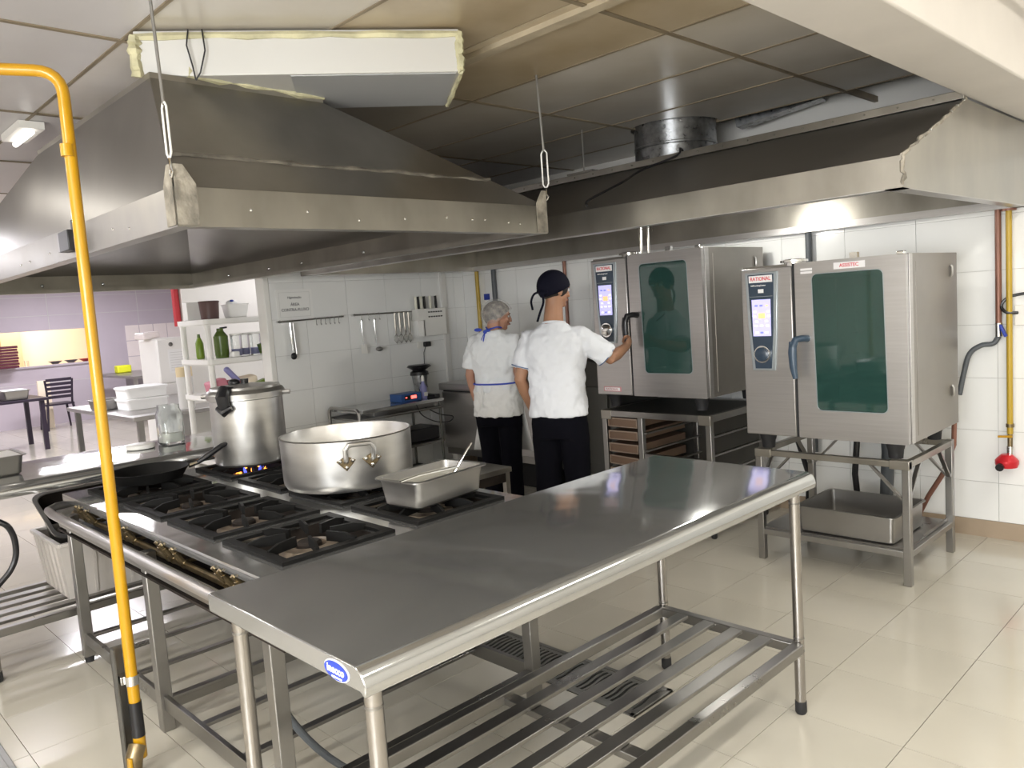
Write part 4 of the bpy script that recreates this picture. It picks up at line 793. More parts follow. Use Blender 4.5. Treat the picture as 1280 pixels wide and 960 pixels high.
# ------------------------------------------------------------------ PARTITION WALL: sheet, rails, utensils, knives
xw = XW+.008
sh = thing('wall_sheet', 'laminated notice sheet on the left tiled wall', 'notice', (xw, .70, 1.62))
B().box(xw, xw+.003, .53, .87, 1.625, 1.885).out('sheet', 'paper', sh, smooth=0)
b = B(); b.box(xw+.003, xw+.0035, .555, .845, 1.65, 1.652).box(xw+.003, xw+.0035, .555, .845, 1.858, 1.860).box(xw+.003, xw+.0035, .555, .557, 1.65, 1.86).box(xw+.003, xw+.0035, .843, .845, 1.65, 1.86).out('border', 'wgrout', sh, smooth=0)
text('Higienização', .026, face_x(xw+.004, .70, 1.815), 'ink', sh); text('ÁREA', .034, face_x(xw+.004, .70, 1.755), 'ink', sh); text('CONTRA-FLUXO', .034, face_x(xw+.004, .70, 1.71), 'ink', sh)
def urail(y0, y1, z0, z1, label):
    t = thing('utensil_rail', label, 'rail', (xw, (y0+y1)/2, z0), 0, 'rails on the left tiled wall')
    B().tube([(xw+.045, y0, z0), (xw+.045, y1, z1)], .009, 10).out('bar', 'chrome', t)
    for f in (0.03, .97): B().tube([(xw, y0+(y1-y0)*f, z0+(z1-z0)*f), (xw+.045, y0+(y1-y0)*f, z0+(z1-z0)*f)], .012, 10).out('bracket', 'chrome', t)
    return t
u1 = urail(.50, 1.14, 1.615, 1.625, 'steel utensil rail under the notice sheet')
u2 = urail(1.24, 1.90, 1.63, 1.625, 'steel utensil rail left of the knife holder')
def shook(t, y, z): B().tube([(xw+.045, y, z+.012), (xw+.058, y, z+.005), (xw+.055, y, z-.02), (xw+.05, y, z-.04), (xw+.06, y, z-.055), (xw+.07, y, z-.045)], .0028, 6).out('hook', 'chrome', t)
for k in range(6): shook(u1, .86+k*.045, 1.62)
for y in (1.32, 1.40, 1.47, 1.52): shook(u2, y, 1.628)
def uten(name, y, zt, L, label, kind):
    t = thing(name, label, name.split('_')[-1], (xw+.06, y, zt-L)); x = xw+.062
    B().tube([(x, y, zt), (x, y, zt-L*.45), (x-.004, y+.01, zt-L*.82)], [.006, .008, .006] if kind != 'tongs' else [.012, .014, .012], 8, sy=.5).out('handle', 'chrome', t)
    if kind == 'ladle': B().ball((x+.02, y+.02, zt-L), .034, .034, .022).out('bowl', 'steel', t)
    if kind == 'tongs': B().tube([(x+.012, y+.02, zt), (x+.014, y+.028, zt-L*.9)], [.010, .016], 8, sy=.5).out('arm', 'steel', t); B().ball((x, y+.012, zt-L*.97), .012, .028, .03).out('tip', 'blackp', t)
    if kind == 'whisk':
        for a in range(6):
            d = V((cos(a*pi/6), sin(a*pi/6), 0))*.03; c = V((x, y, zt-L*.45)); B().tube([c, c+d+V((0, 0, -L*.22)), c+d*.9+V((0, 0, -L*.42)), c-V((0, 0, L*.52)), c-d*.9+V((0, 0, -L*.42)), c-d+V((0, 0, -L*.22)), c], .0016, 5).out('wire', 'chrome', t)
    if kind == 'spatula': B().box(x-.002, x+.002, y-.025, y+.045, zt-L, zt-L*.72).out('blade', 'white', t, bevel=.001)
uten('steel_tongs', .60, 1.60, .29, 'steel tongs hanging under the notice sheet', 'tongs')
uten('serving_spatula', 1.31, 1.575, .30, 'pale spatula hanging at the left end of the second rail', 'spatula')
uten('steel_ladle', 1.45, 1.575, .27, 'small steel ladle hanging in the middle of the second rail', 'ladle')
for k, (y, l_) in enumerate(((1.69, 'leftmost steel whisk beside the knife holder'), (1.745, 'second steel whisk beside the knife holder'), (1.80, 'third steel whisk beside the knife holder'), (1.85, 'steel whisk hanging nearest to the knife holder'))):
    t = thing('whisk', l_, 'whisk', (xw+.06, y, 1.34), 0, 'whisks on the second rail'); x = xw+.06
    B().tube([(x, y, 1.625), (x, y, 1.50), (x, y+.002, 1.43)], [.013, .015, .011], 10).out('handle', 'chrome', t)
    for a in range(5):
        d = V((cos(a*pi/5), sin(a*pi/5), 0))*.022; c = V((x, y, 1.43)); B().tube([c, c+d*.9+V((0, 0, -.03)), c+d+V((0, 0, -.06)), c-V((0, 0, .095)), c-d+V((0, 0, -.06)), c-d*.9+V((0, 0, -.03)), c], .002, 5).out('wire', 'chrome', t)
kh = thing('knife_holder', 'white wall box holding five knives on the left tiled wall', 'knife holder', (xw, 2.08, 1.38))
b = B(); b.box(xw, xw+.11, 1.925, 2.27, 1.535, 1.645).box(xw+.09, xw+.11, 2.0, 2.27, 1.38, 1.54).box(xw, xw+.11, 2.0, 2.012, 1.38, 1.54).out('box', 'white', kh, bevel=.004)
for z in (1.61, 1.565):
    for k in range(6): B().box(xw+.1095, xw+.111, 2.05+k*.03, 2.073+k*.03, z-.006, z+.006).out('slot', 'dark', kh, smooth=0)
kl = ['white-handled knife at the left of the knife holder', 'leftmost black-handled knife in the knife holder', 'middle black-handled knife in the knife holder', 'cream-handled knife right of the middle in the knife holder', 'rightmost black-handled knife in the knife holder', 'short white-handled knife second from the left in the knife holder']
for k, (y, mm) in enumerate(((1.955, 'knife_w'), (1.985, 'blackp'), (2.06, 'blackp'), (2.13, 'knife_w'), (2.20, 'blackp'), (2.02, 'knife_w'))):
    t = thing('knife', kl[k], 'knife', (xw+.055, y, 1.55), 0, 'knives in the wall holder')
    B().tube([(xw+.055, y, 1.63), (xw+.055, y-.004, 1.68), (xw+.055, y-.003, 1.735), (xw+.055, y-.006, 1.765)], [.010, .014, .012, .014], 8).out('handle', mm, t)
    B().box(xw+.054, xw+.056, y-.012, y+.012, 1.55, 1.64).out('blade', 'chrome', t)
so = thing('wall_socket', 'white socket with a black plug under the knife holder', 'socket', (xw, 2.04, 1.27))
B().box(xw, xw+.012, 1.97, 2.07, 1.265, 1.33).out('plate', 'white', so, bevel=.003)
B().box(xw+.012, xw+.05, 2.03, 2.11, 1.275, 1.325).out('plug', 'blackp', so, bevel=.01)
B().tube([(xw+.03, 2.05, 1.28), (xw+.02, 2.03, 1.22), (xw+.02, 2.02, 1.0), (xw+.03, 2.03, .88)], .004, 6).out('cord', 'greyp', so)

# ------------------------------------------------------------------ CART, FREEZER, LOW TABLE
ca = thing('steel_cart', 'steel trolley table with tubular rails along the left tiled wall', 'cart', (-4.85, 1.45, 0))
B().box(-5.10, -4.62, .93, 1.82, .795, .825).out('top', 'steel_top', ca, bevel=.004)
y = .90; B().tube([(-5.09, y, .03)]+bend((-5.09, y, .0), (-5.09, y, .835), (-4.6, y, .835), 5, .06)+bend((-5.09, y, .835), (-4.62, y, .835), (-4.62, y, 0), 5, .06)+[(-4.62, y, .03)], .015, 12).out('end_rail', 'steel', ca)
for x in (-5.07, -4.65): B().tube([(x, 1.79, .03), (x, 1.79, .80)], .012, 12).out('leg', 'kettle', ca)
B().tube([(-5.09, .90, .745), (-5.09, 1.80, .745)], .012, 8).out('side_rail', 'steel', ca); B().tube([(-4.62, .90, .745), (-4.62, 1.80, .745)], .012, 8).out('side_rail', 'steel', ca)
B().box(-5.08, -4.64, .93, 1.81, .73, .745).out('tray_shelf', 'slat', ca); B().box(-5.08, -4.64, .93, 1.81, .42, .44).out('lower_shelf', 'slat', ca)
for x in (-5.09, -4.62):
    for y in (.90, 1.79): B().ball((x, y, .03), .03, .015, .03, u=12, v=8).out('wheel', 'rubber', ca)
tr = B().box(-5.0, -4.72, 1.25, 1.82, .442, .56).out('black_tray_oven', 'blackp', label='black box appliance on the lower shelf of the trolley', cat='appliance', bevel=.01)
B().box(-5.0, -4.70, 1.1, 1.8, .7455, .785).out('baking_tray', 'slat', label='flat tray lying under the top of the trolley', cat='tray', bevel=.003)
B().box(-5.06, -4.7, 1.1, 1.8, .0, .18).out('dark_tub', 'rubber', label='black low tub on the floor beneath the trolley', cat='tub', bevel=.02)
sc = thing('kitchen_scale', 'blue kitchen scale with glowing red display on the trolley', 'scale', (-4.72, 1.50, .826))
B().box(-4.86, -4.69, 1.39, 1.62, .826, .90).out('body', 'scale', sc, bevel=.006)
B().box(-4.689, -4.687, 1.43, 1.57, .845, .885).out('display', 'dark', sc, smooth=0)
dsp = B().box(-4.687, -4.685, 1.50, 1.56, .852, .88).out('digits', 'led', sc, smooth=0); B().box(-4.687, -4.685, 1.44, 1.455, .862, .872).out('indicator', 'led', sc, smooth=0)
bl = thing('blender', 'small blender with black lid on the trolley', 'blender', (-4.93, 1.80, .826))
B().lathe([(.06, .826), (.065, .84), (.06, .87)], (-4.93, 1.80, 0), 20).out('base', 'blackp', bl)
B().lathe([(.055, .87), (.075, 1.03)], (-4.93, 1.80, 0), 20).out('jar', 'galv', bl)
B().lathe([(.09, 1.03), (.085, 1.06), (.06, 1.075), (.1, 1.10), (.115, 1.108), (.1, 1.125), (.02, 1.13)], (-4.93, 1.80, 0), 24).out('lid', 'blackp', bl)
B().tube([(-4.86, 1.76, 1.02), (-4.82, 1.74, .98), (-4.82, 1.74, .9), (-4.87, 1.77, .87)], .01, 8).out('handle', 'blackp', bl)
sb = thing('spray_bottle', 'white and blue bottle standing in front of the blender', 'bottle', (-4.76, 1.70, .826))
B().lathe([(.03, .826), (.033, .84), (.033, .93), (.014, .97), (.014, .985)], (-4.76, 1.70, 0), 16).out('body', 'lilacb', sb)
B().lathe([(.016, .985), (.016, 1.02), (.006, 1.04)], (-4.76, 1.70, 0), 12).out('cap', 'white', sb)
B().box(-4.727, -4.725, 1.68, 1.72, .85, .885).out('tag', 'white', sb, smooth=0)
B().box(-4.84, -4.66, 1.75, 1.81, .826, .86).out('black_case', 'blackp', label='flat black case behind the spray bottle on the trolley', cat='case', bevel=.004)
B().tube(crv([(-4.62, 1.5, .80), (-4.61, 1.55, .70), (-4.61, 1.7, .62), (-4.6, 1.85, .6), (-4.61, 1.9, .64), (-4.61, 1.75, .68), (-4.62, 1.6, .76)]), .005, 6).out('power_cord', 'blackp', sc)
fz = thing('steel_freezer', 'steel counter freezer with lift lid behind the woman', 'freezer', (-4.1, 2.25, .0))
B().box(-4.78, -3.45, 1.93, 2.55, .33, .86).out('cabinet', 'steel_brushed', fz, bevel=.008)
B().box(-4.80, -3.43, 1.91, 2.57, .875, .94).out('lid', 'steel_brushed', fz, bevel=.01)
B().box(-4.77, -3.46, 1.94, 2.55, .86, .875).out('seal', 'rubber', fz)
B().box(-4.80, -3.43, 2.50, 2.58, .94, 1.04).out('upstand', 'steel', fz, bevel=.004)
for x in (-4.70, -3.52):
    for y in (2.0, 2.5): B().box(x-.03, x+.03, y-.03, y+.03, 0, .33).out('leg', 'white', fz, bevel=.004)
B().box(-4.78, -3.45, 1.95, 2.0, .27, .33).out('skirt_rail', 'steel', fz)
B().box(-4.6, -3.6, 2.15, 2.45, .0, .26).out('void_shade_box', 'blackp', label='black box standing in for the dark void under the steel freezer', cat='appliance', bevel=.01)  # black box put in for the shade below the cabinet
km = thing('tilting_kettle', 'dark shaded steel kettle unit left of the left oven', 'cooking unit', (-2.98, 2.2, 0))
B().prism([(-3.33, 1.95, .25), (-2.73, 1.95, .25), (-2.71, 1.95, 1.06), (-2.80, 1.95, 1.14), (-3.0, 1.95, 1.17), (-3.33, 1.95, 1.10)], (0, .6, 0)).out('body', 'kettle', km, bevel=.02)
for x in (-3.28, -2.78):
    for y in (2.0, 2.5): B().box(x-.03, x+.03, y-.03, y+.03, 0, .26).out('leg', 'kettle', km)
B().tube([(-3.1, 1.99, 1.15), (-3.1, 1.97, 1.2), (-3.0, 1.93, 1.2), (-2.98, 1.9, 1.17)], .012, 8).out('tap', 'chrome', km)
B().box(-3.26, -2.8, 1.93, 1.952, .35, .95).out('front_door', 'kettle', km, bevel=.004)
ltb = thing('low_steel_table', 'low steel table beyond the range beside the gastronorm pan', 'table', (-3.0, .66, 0))
B().box(-3.33, -2.85, .36, .93, .495, .53).out('top', 'hood_band', ltb, bevel=.004)
for x in (-3.30, -2.88):
    for y in (.39, .90): B().box(x-.018, x+.018, y-.018, y+.018, 0, .495).out('leg', 'hood_band', ltb)
B().box(-3.3, -2.88, .375, .385, .43, .495).out('apron', 'soot', ltb); B().box(-2.875, -2.865, .39, .9, .43, .495).out('apron', 'soot', ltb)

# ------------------------------------------------------------------ BEYOND THE PARTITION
sf = thing('plastic_shelf', 'cream plastic shelf rack beside the white corner of the left tiled wall', 'shelf', (-5.9, .5, 0))
for z in (1.68, 1.335, 1.02, .45): B().loft([rr_ring(-5.9, .55, z-.05+dz, .60-i_, .92-i_, .04) for dz, i_ in ((0, .02), (.012, 0), (.05, 0))]).out('shelf_tier', 'white', sf)
for x in (-6.16, -5.64):
    for y in (.13, .97): B().cyl((x, y, 0), (x, y, 1.66), .026, n=12).out('post', 'white', sf)
def lathe_thing(name, label, cat, x, y, parts, group=None):
    t = thing(name, label, cat, (x, y, parts[0][1][0][1]), 0, group)
    for pn, prof, mm in parts: B().lathe(prof, (x, y, 0), 20).out(pn, mm, t)
    return t
z = 1.681
lathe_thing('brown_bucket', 'dark brown bucket on top of the cream shelf rack', 'bucket', -5.86, .26, [('body', [(.075, z), (.085, z+.14), (.09, z+.155), (.08, z+.16)], 'brown')])
tb = pan_open('white_tub', 'white tub with a blue-dotted cloth on top of the cream shelf rack', 'tub', -5.86, .50, z, .16, .20, .12, 'white', .008, 0, .015, fill='apron', fz=1.0)
B().ball((-5.84, .46, z+.13), .05, .05, .03).out('cloth', 'apron', tb); B().ball((-5.81, .45, z+.15), .018, .018, .012).out('blue_dot', 'blue', tb)
B().box(-6.1, -6.0, .12, .26, z, z+.16).out('white_box', 'white', label='tall white box at the left back of the shelf rack top', cat='box', bevel=.006)
z = 1.336
lathe_thing('green_bottle', 'slim green bottle on the second tier of the cream shelf rack', 'bottle', -5.98, .19, [('body', [(.032, z), (.036, z+.02), (.034, z+.14), (.014, z+.19)], 'greenb'), ('cap', [(.014, z+.19), (.012, z+.22)], 'gtable')])
gj = lathe_thing('green_jug', 'big dark green pump jug on the second tier of the cream shelf rack', 'jug', -5.78, .30, [('body', [(.055, z), (.06, z+.03), (.062, z+.19), (.03, z+.235)], 'gtable'), ('pump', [(.03, z+.235), (.028, z+.26)], 'gtable')])
B().tube([(-5.78, .30, z+.26), (-5.77, .36, z+.265)], .009, 6).out('spout', 'blackp', gj)
for k, (x, y, l_) in enumerate(((-5.74, .42, 'clear jar beside the green jug on the shelf rack'), (-5.80, .52, 'clear jar in the middle of the second shelf tier'), (-5.74, .60, 'clear jar second from the right of the second shelf tier'), (-5.80, .70, 'clear jar nearest the white corner on the second shelf tier'))):
    lathe_thing('glass_jar', l_, 'jar', x, y, [('body', [(.045, z), (.048, z+.01), (.048, z+.17), (.05, z+.19)], 'glass'), ('beads', [(.04, z+.012), (.04, z+.07)], 'lilacb' if k < 3 else 'tan'), ('lid', [(.052, z+.19), (.052, z+.205)], 'white')], 'clear jars on the shelf rack')
B().box(-5.70, -5.62, .33, .39, z, z+.05).out('white_cup', 'white', label='tiny white cup in front of the green jug', cat='cup', bevel=.01)
B().obox((-5.66, .66, z+.068), .05, .14, .09, (.25, 0, 0)).out('dark_packet', 'gtable', label='tilted dark olive packet on the second shelf tier', cat='packet', bevel=.004)
z = 1.021
for nm, c, s, rt, mm, l_ in (('lilac_bottle', (-5.72, .36, z+0.136), (.05, .05, .24), (.7, 0, 0), 'lilacb', 'lilac bottle leaning on the lower shelf tier'), ('pink_bag', (-5.74, .20, z+0.076), (.14, .16, .11), (.2, 0, 0), 'pink', 'pink bag at the left of the lower shelf tier'), ('red_bag', (-5.72, .345, z+0.066), (.12, .12, .09), (0, .2, 0), 'redp', 'dark red bag behind the pressure cooker lid'), ('yellow_pack', (-5.70, .80, z+.19), (.10, .17, .12), (0, 0, .1), 'yel', 'yellow pack stacked high at the right of the lower shelf tier'), ('white_pack', (-5.72, .80, z+.065), (.12, .2, .13), (0, 0, 0), 'apron', 'white pack under the yellow pack'), ('floral_bag', (-5.62, .74, z+.10), (.08, .14, .11), (.1, 0, 0), 'pink', 'pale pink floral bag in front of the yellow pack'), ('green_pack', (-5.66, .58, z+.05), (.1, .12, .08), (.3, 0, 0), 'greenb', 'green packet in the middle of the lower shelf tier'), ('cream_bag', (-5.74, .48, z+0.076), (.13, .16, .12), (.1, .1, 0), 'cream', 'cream bag in the middle of the lower shelf tier')):
    B().obox(c, *s, rt).out(nm, mm, label=l_, cat='bag' if 'bag' in nm else ('bottle' if 'bottle' in nm else 'packet'), bevel=.02, seg=3)
B().tube([(-7.04, .44, 1.64), (-7.04, .44, 2.6)], .035, 10).out('red_post', 'redp', label='dark red post hanging beside the white corridor wall', cat='post')
# prep table beyond
t2 = thing('prep_table', 'steel prep table with white containers in front of the lilac room', 'table', (-7.4, .5, 0))
B().box(-8.5, -6.46, -.28, 1.1, .81, .85).out('tabletop', 'steel_brushed', t2, bevel=.006)
for x in (-8.42, -6.54):
    for y in (-.2, 1.02): B().box(x-.025, x+.025, y-.025, y+.025, 0, .81).out('leg', 'steel', t2)
B().box(-8.4, -6.56, -.2, 1.0, .30, .32).out('undershelf', 'slat', t2)
pan_open('gastronorm_pan', 'small steel pan left of the white containers on the prep table', 'pan', -7.65, -.13, .852, .3, .26, .10, 'steel', .014, 0, .012)
for k, (z, l_) in enumerate(((.852, 'lower white lidded container in the stack on the prep table'), (.965, 'upper white lidded container in the stack on the prep table'))):
    t = thing('food_container', l_, 'container', (-7.3, .10, z), 0, 'white containers on the prep table')
    B().loft([rr_ring(-7.3, .10, z+dz, .36-i_, .40-i_, .04) for dz, i_ in ((0, .015), (.09, 0))]).out('tub', 'apron', t)
    B().loft([rr_ring(-7.3, .10, z+dz, .38-i_, .42-i_, .045) for dz, i_ in ((.088, 0), (.105, 0), (.11, .03))]).out('lid', 'apron', t)
fr = thing('film_roll', 'upright roll of clear film with tan core on the prep table', 'film roll', (-6.6, .27, .852))
B().lathe([(.075, .852), (.075, 1.16)], (-6.6, .27, 0), 24).out('roll', 'foil', fr); B().lathe([(.074, 1.16), (.074, 1.25), (.05, 1.25)], (-6.6, .27, 0), 24).out('core_band', 'tan', fr)
wc = thing('white_fridge', 'white fridge with a notice sheet and magnets beyond the prep table', 'fridge', (-8.8, .9, 0))
B().box(-9.1, -8.52, .74, 1.15, 0, 1.52).out('body', 'white', wc, bevel=.03)
B().box(-8.52, -8.505, .75, 1.14, .02, .98).out('lower_door', 'white', wc, bevel=.006); B().box(-8.52, -8.505, .75, 1.14, .99, 1.50).out('upper_door', 'white', wc, bevel=.006)
nt = B().box(-8.505, -8.502, .86, 1.10, 1.1, 1.38).out('notice', 'paper', wc, smooth=0)
b = B()
for k in range(8): b.box(-8.502, -8.501, .88, 1.08, 1.34-k*.03, 1.344-k*.03)
b.out('print_line', 'wgrout', nt, kind='stuff', smooth=0)
for y, zz in ((.90, 1.44), (1.08, 1.46), (1.07, 1.40)): B().ball((-8.50, y, zz), .01, .025, .025).out('magnet', 'angle', wc)
B().obox((-8.8, .75, 1.56), .3, .2, .08, (.1, 0, 0)).out('white_packet', 'ftile', label='pale packet lying on top of the white fridge', cat='packet', bevel=.02)
st = thing('sink_table', 'steel sink table against the tiled lilac wall', 'sink', (-14, 2.5, 0))
B().box(-15.2, -13.0, 1.95, 3.2, .82, .86).out('top', 'steel', st)
for x in (-15.1, -13.1):
    for y in (2.0, 3.1): B().box(x-.03, x+.03, y-.03, y+.03, 0, .82).out('leg', 'steel', st)
B().box(-14.8, -13.4, 2.4, 3.1, .58, .82).out('basin', 'slat', st)
B().box(-14.9, -14.7, 2.25, 2.5, .86, 1.0).out('lime_tub', 'lime', label='lime yellow tub on the sink table', cat='tub', bevel=.02)
for k in range(3): B().obox((-14.2, 3.0+.05*k, .95+.12*k), .4, .5, .03, (.15, 0, 0)).out('stacked_tray', 'slat', label=['lowest grey tray piled on the sink table', 'middle grey tray piled on the sink table', 'top grey tray piled on the sink table'][k], cat='tray', group='trays on the sink table')
bt = thing('black_table', 'black dining table at the far left with a steel pan on it', 'table', (-12.3, -.4, 0))
B().box(-12.95, -11.9, -1.4, .38, .72, .76).out('tabletop', 'chairm', bt, bevel=.006)
for x in (-12.88, -11.97):
    for y in (-1.3, .30): B().box(x-.03, x+.03, y-.03, y+.03, 0, .72).out('leg', 'chairm', bt)
pan_open('gastronorm_pan', 'steel pan with a paper cover on the black dining table', 'pan', -12.2, .0, .762, .5, .32, .13, 'steel', .02, 0, .02, fill='paper', fz=1.05)
ch = thing('slatted_chair', 'dark purple plastic chair with slatted back facing the lilac wall', 'chair', (-14.6, 1.15, 0), radians(8))
cx_, cy_ = -14.6, 1.15
B().loft([rr_ring(cx_, cy_, z, .46, .46, .05) for z in (.43, .46)]).out('seat', 'chairm', ch)
for sx, sy in ((1, -1), (1, 1), (-1, -1), (-1, 1)): B().tube([(cx_+sx*.2, cy_+sy*.2, .44), (cx_+sx*.24, cy_+sy*.24, 0)], [.022, .016], 8).out('leg', 'chairm', ch)
for s in (-1, 1): B().tube([(cx_+.2, cy_+s*.19, .45), (cx_+.24, cy_+s*.20, .7), (cx_+.26, cy_+s*.215, .88)], .018, 8).out('back_post', 'chairm', ch)
for k in range(5): z = .56+k*.075; B().box(cx_+.235+k*.006, cx_+.255+k*.006, cy_-.20, cy_+.20, z-.006, z+.044).out('back_slat', 'chairm', ch)
B().box(-14.95, -14.9, .95, 1.15, .0, .86).out('white_board', 'cream', label='small cream board standing behind the purple chair', cat='board')
for k in range(8):
    b = B(); b.box(-15.42, -15.2, .05, .78+.01*(k % 2), 1.12+.05*k, 1.162+.05*k).out('stacked_tray', 'maroon', label='%s dark red tray in the pile on the hatch sill' % ['lowest', 'second', 'third', 'fourth', 'fifth', 'sixth', 'seventh', 'topmost'][k], cat='tray', group='dark red trays on the hatch sill', bevel=.008)
for k, (y, mm, l_) in enumerate(((1.45, 'slat', 'left grey bowl on the hatch sill'), (1.72, 'slat', 'right grey bowl on the hatch sill'), (1.98, 'redp', 'dark red dish at the right end of the hatch sill'))):
    B().lathe([(.05, 1.116), (.12, 1.165), (.13, 1.17), (.1, 1.16), (.03, 1.13)], (-15.58, y, 0), 20).out('serving_bowl', mm, label=l_, cat='bowl')
lathe_thing('small_glass', 'small clear tumbler on the hatch sill', 'glass', -15.58, .98, [('body', [(.035, 1.116), (.04, 1.22)], 'glass')])

# ------------------------------------------------------------------ PEOPLE
def organic(b, name, m, parent, vox=.007, it=6, wr=0, wscale=.12, **k):
    o = b.out(name, m, parent, smooth=180, **k)
    r = o.modifiers.new('union', 'REMESH'); r.mode = 'VOXEL'; r.voxel_size = vox; r.use_smooth_shade = True
    s = o.modifiers.new('smooth', 'SMOOTH'); s.iterations = it; s.factor = .5
    if wr:
        t = bpy.data.textures.new('folds', 'CLOUDS'); t.noise_scale = wscale; t.noise_depth = 2
        d = o.modifiers.new('folds', 'DISPLACE'); d.texture = t; d.strength = wr; d.mid_level = .5; d.texture_coords = 'GLOBAL'
    return o
def hand(b, w_, d, n_, side, curl, sc_=1.):
    d = V(d).normalized(); n_ = V(n_); n_ = (n_-d*n_.dot(d)).normalized(); s = d.cross(n_)*side; w_ = V(w_)
    R = Matrix((d, s, n_)).transposed(); b.ball(w_+d*.045*sc_, .052*sc_, .040*sc_, .018*sc_, R, 14, 9); b.tube([w_-d*.03, w_+d*.02], [.026*sc_, .028*sc_], 12)
    for i, L in enumerate((.070, .078, .073, .058)):
        p = w_+d*(.078+(.004 if i in (1, 2) else 0))*sc_+s*(-.030+.020*i)*sc_; pts = [p-d*.03*sc_, p]; a = 0
        for j, f in enumerate((.45, .32, .23)):
            a += curl[j]; v = d*cos(a)+n_*sin(a); p = p+v*L*f*sc_; pts.append(p)
        b.tube(pts, [.0095*sc_, .0095*sc_, .009*sc_, .0082*sc_, .007*sc_], 9)
    p = w_+d*.022*sc_-s*.03*sc_; v1 = (d*.75-s*.55+n_*.35).normalized(); v2 = (d*.8-s*.05+n_*.6).normalized()
    b.tube([p-v1*.015, p+v1*.035*sc_, p+v1*.035*sc_+v2*.03*sc_, p+v1*.035*sc_+v2*.052*sc_], [.014*sc_, .012*sc_, .0105*sc_, .008*sc_], 9)
def ering(c, hw_, hd_, z, ex=2.5, n=28, R=None):
    pts = []
    for k in range(n):
        a = 2*pi*k/n; ca, sa = cos(a), sin(a); pts.append(V((c[0]+hw_*math.copysign(abs(ca)**(2/ex), ca), c[1]+hd_*math.copysign(abs(sa)**(2/ex), sa), z)))
    return pts
def head(b, T, c, sc_=1.):
    """skull, jaw, nose, ears, neck stays outside; local axes: x right, y face"""
    q = lambda x, y, z: T @ V((x*sc_, y*sc_, z*sc_)); R = T.to_3x3()
    b.ball(q(0, -.008, .025), .078*sc_, .098*sc_, .092*sc_, R); b.ball(q(0, .022, -.045), .058*sc_, .068*sc_, .072*sc_, R)
    b.ball(q(0, .066, -.088), .026*sc_, .024*sc_, .022*sc_, R)                                  # chin
    b.tube([q(0, .088, .018), q(0, .107, -.018), q(0, .112, -.030), q(0, .092, -.038)], [.009*sc_, .012*sc_, .014*sc_, .008*sc_], 8)   # nose
    for s in (-1, 1):
        b.ball(q(s*.078, -.008, -.012), .010*sc_, .020*sc_, .032*sc_, R); b.ball(q(s*.036, .076, -.022), .018*sc_, .014*sc_, .018*sc_, R)
        b.ball(q(s*.032, .084, .022), .020*sc_, .010*sc_, .008*sc_, R)                          # brow
    b.ball(q(0, .092, -.060), .022*sc_, .010*sc_, .008*sc_, R)
def facebits(T, parent, sc_=1., hairm='hair'):
    q = lambda x, y, z: T @ V((x*sc_, y*sc_, z*sc_)); R = T.to_3x3()
    for s in (-1, 1):
        B().ball(q(s*.031, .083, .002), .012*sc_, .008*sc_, .0075*sc_, R).out('eye', 'white', parent); B().ball(q(s*.031, .090, .002), .005*sc_, .003*sc_, .005*sc_, R).out('iris', 'eye', parent)
        B().tube([q(s*.014, .093, .021), q(s*.034, .091, .027), q(s*.05, .078, .020)], [.004*sc_, .005*sc_, .003*sc_], 6).out('eyebrow', hairm, parent)
    B().tube([q(-.022, .094, -.060), q(0, .103, -.058), q(.022, .094, -.060)], [.003*sc_, .0075*sc_, .003*sc_], 8).out('mouth', 'lips', parent)

# man in a black cap, right hand on the left oven's lever
mx_, my_, ma = -2.49, 1.05, radians(25)
T0 = Matrix.Translation((mx_, my_, 0)) @ Matrix.Rotation(ma, 4, 'Z')
def Lm(x, y, z): return T0 @ V((x, y, z))
man = thing('person', 'person in black tied cap, white T-shirt and black trousers, gripping the left oven handle', 'person', (mx_, my_, 0), ma)
Th = T0 @ Matrix.Translation((.01, .035, 1.70)) @ Matrix.Rotation(radians(-38), 4, 'Z') @ Matrix.Rotation(radians(-6), 4, 'X')
b = B(); head(b, Th, None)
b.tube([Lm(0, -.01, 1.40), Lm(0, 0, 1.50), Lm(.005, .015, 1.60), Lm(.01, .02, 1.66)], [.085, .066, .058, .057], 14)
b.loft([[T0 @ p for p in ering((0, 0), hw_*.9, hd_*.88, z)] for z, hw_, hd_ in ((.82, .17, .12), (1.0, .165, .115), (1.2, .165, .11), (1.35, .185, .11), (1.42, .16, .09), (1.46, .09, .07))])
SR, ER, WR = Lm(.17, 0, 1.395), V((-2.215, 1.28, 1.235)), V((-2.275, 1.515, 1.29))
SL, EL, WL = Lm(-.172, 0, 1.395), Lm(-.245, -.03, 1.13), Lm(-.225, .12, .91)
b.tube([SR, SR.lerp(ER, .5), ER, ER.lerp(WR, .35), WR], [.052, .047, .041, .041, .028], 14); b.tube([SL, SL.lerp(EL, .5), EL, EL.lerp(WL, .35), WL], [.052, .047, .041, .041, .028], 14)
for s in (-1, 1):
    b.tube([Lm(s*.09, 0, .88), Lm(s*.10, .005, .5), Lm(s*.105, -.01, .10)], [.085, .06, .042], 14); b.tube([Lm(s*.105, -.03, .05), Lm(s*.11, .13, .04)], [.042, .035], 10)
hand(b, WR, (-.12, .62, .30), (-.9, -.1, .25), 1, (1.0, 1.1, .7)); hand(b, WL, Lm(-.22, .17, .82)-WL, Lm(.1, 0, 0)-Lm(0, 0, 0), -1, (.35, .45, .3))
organic(b, 'body', 'skin', man, .006, 4)
b = B(); prof = ((.885, .192, .138), (.93, .190, .135), (1.05, .186, .130), (1.18, .190, .126), (1.29, .203, .130), (1.36, .205, .122), (1.41, .175, .108), (1.445, .135, .092), (1.475, .098, .08), (1.497, .075, .072))
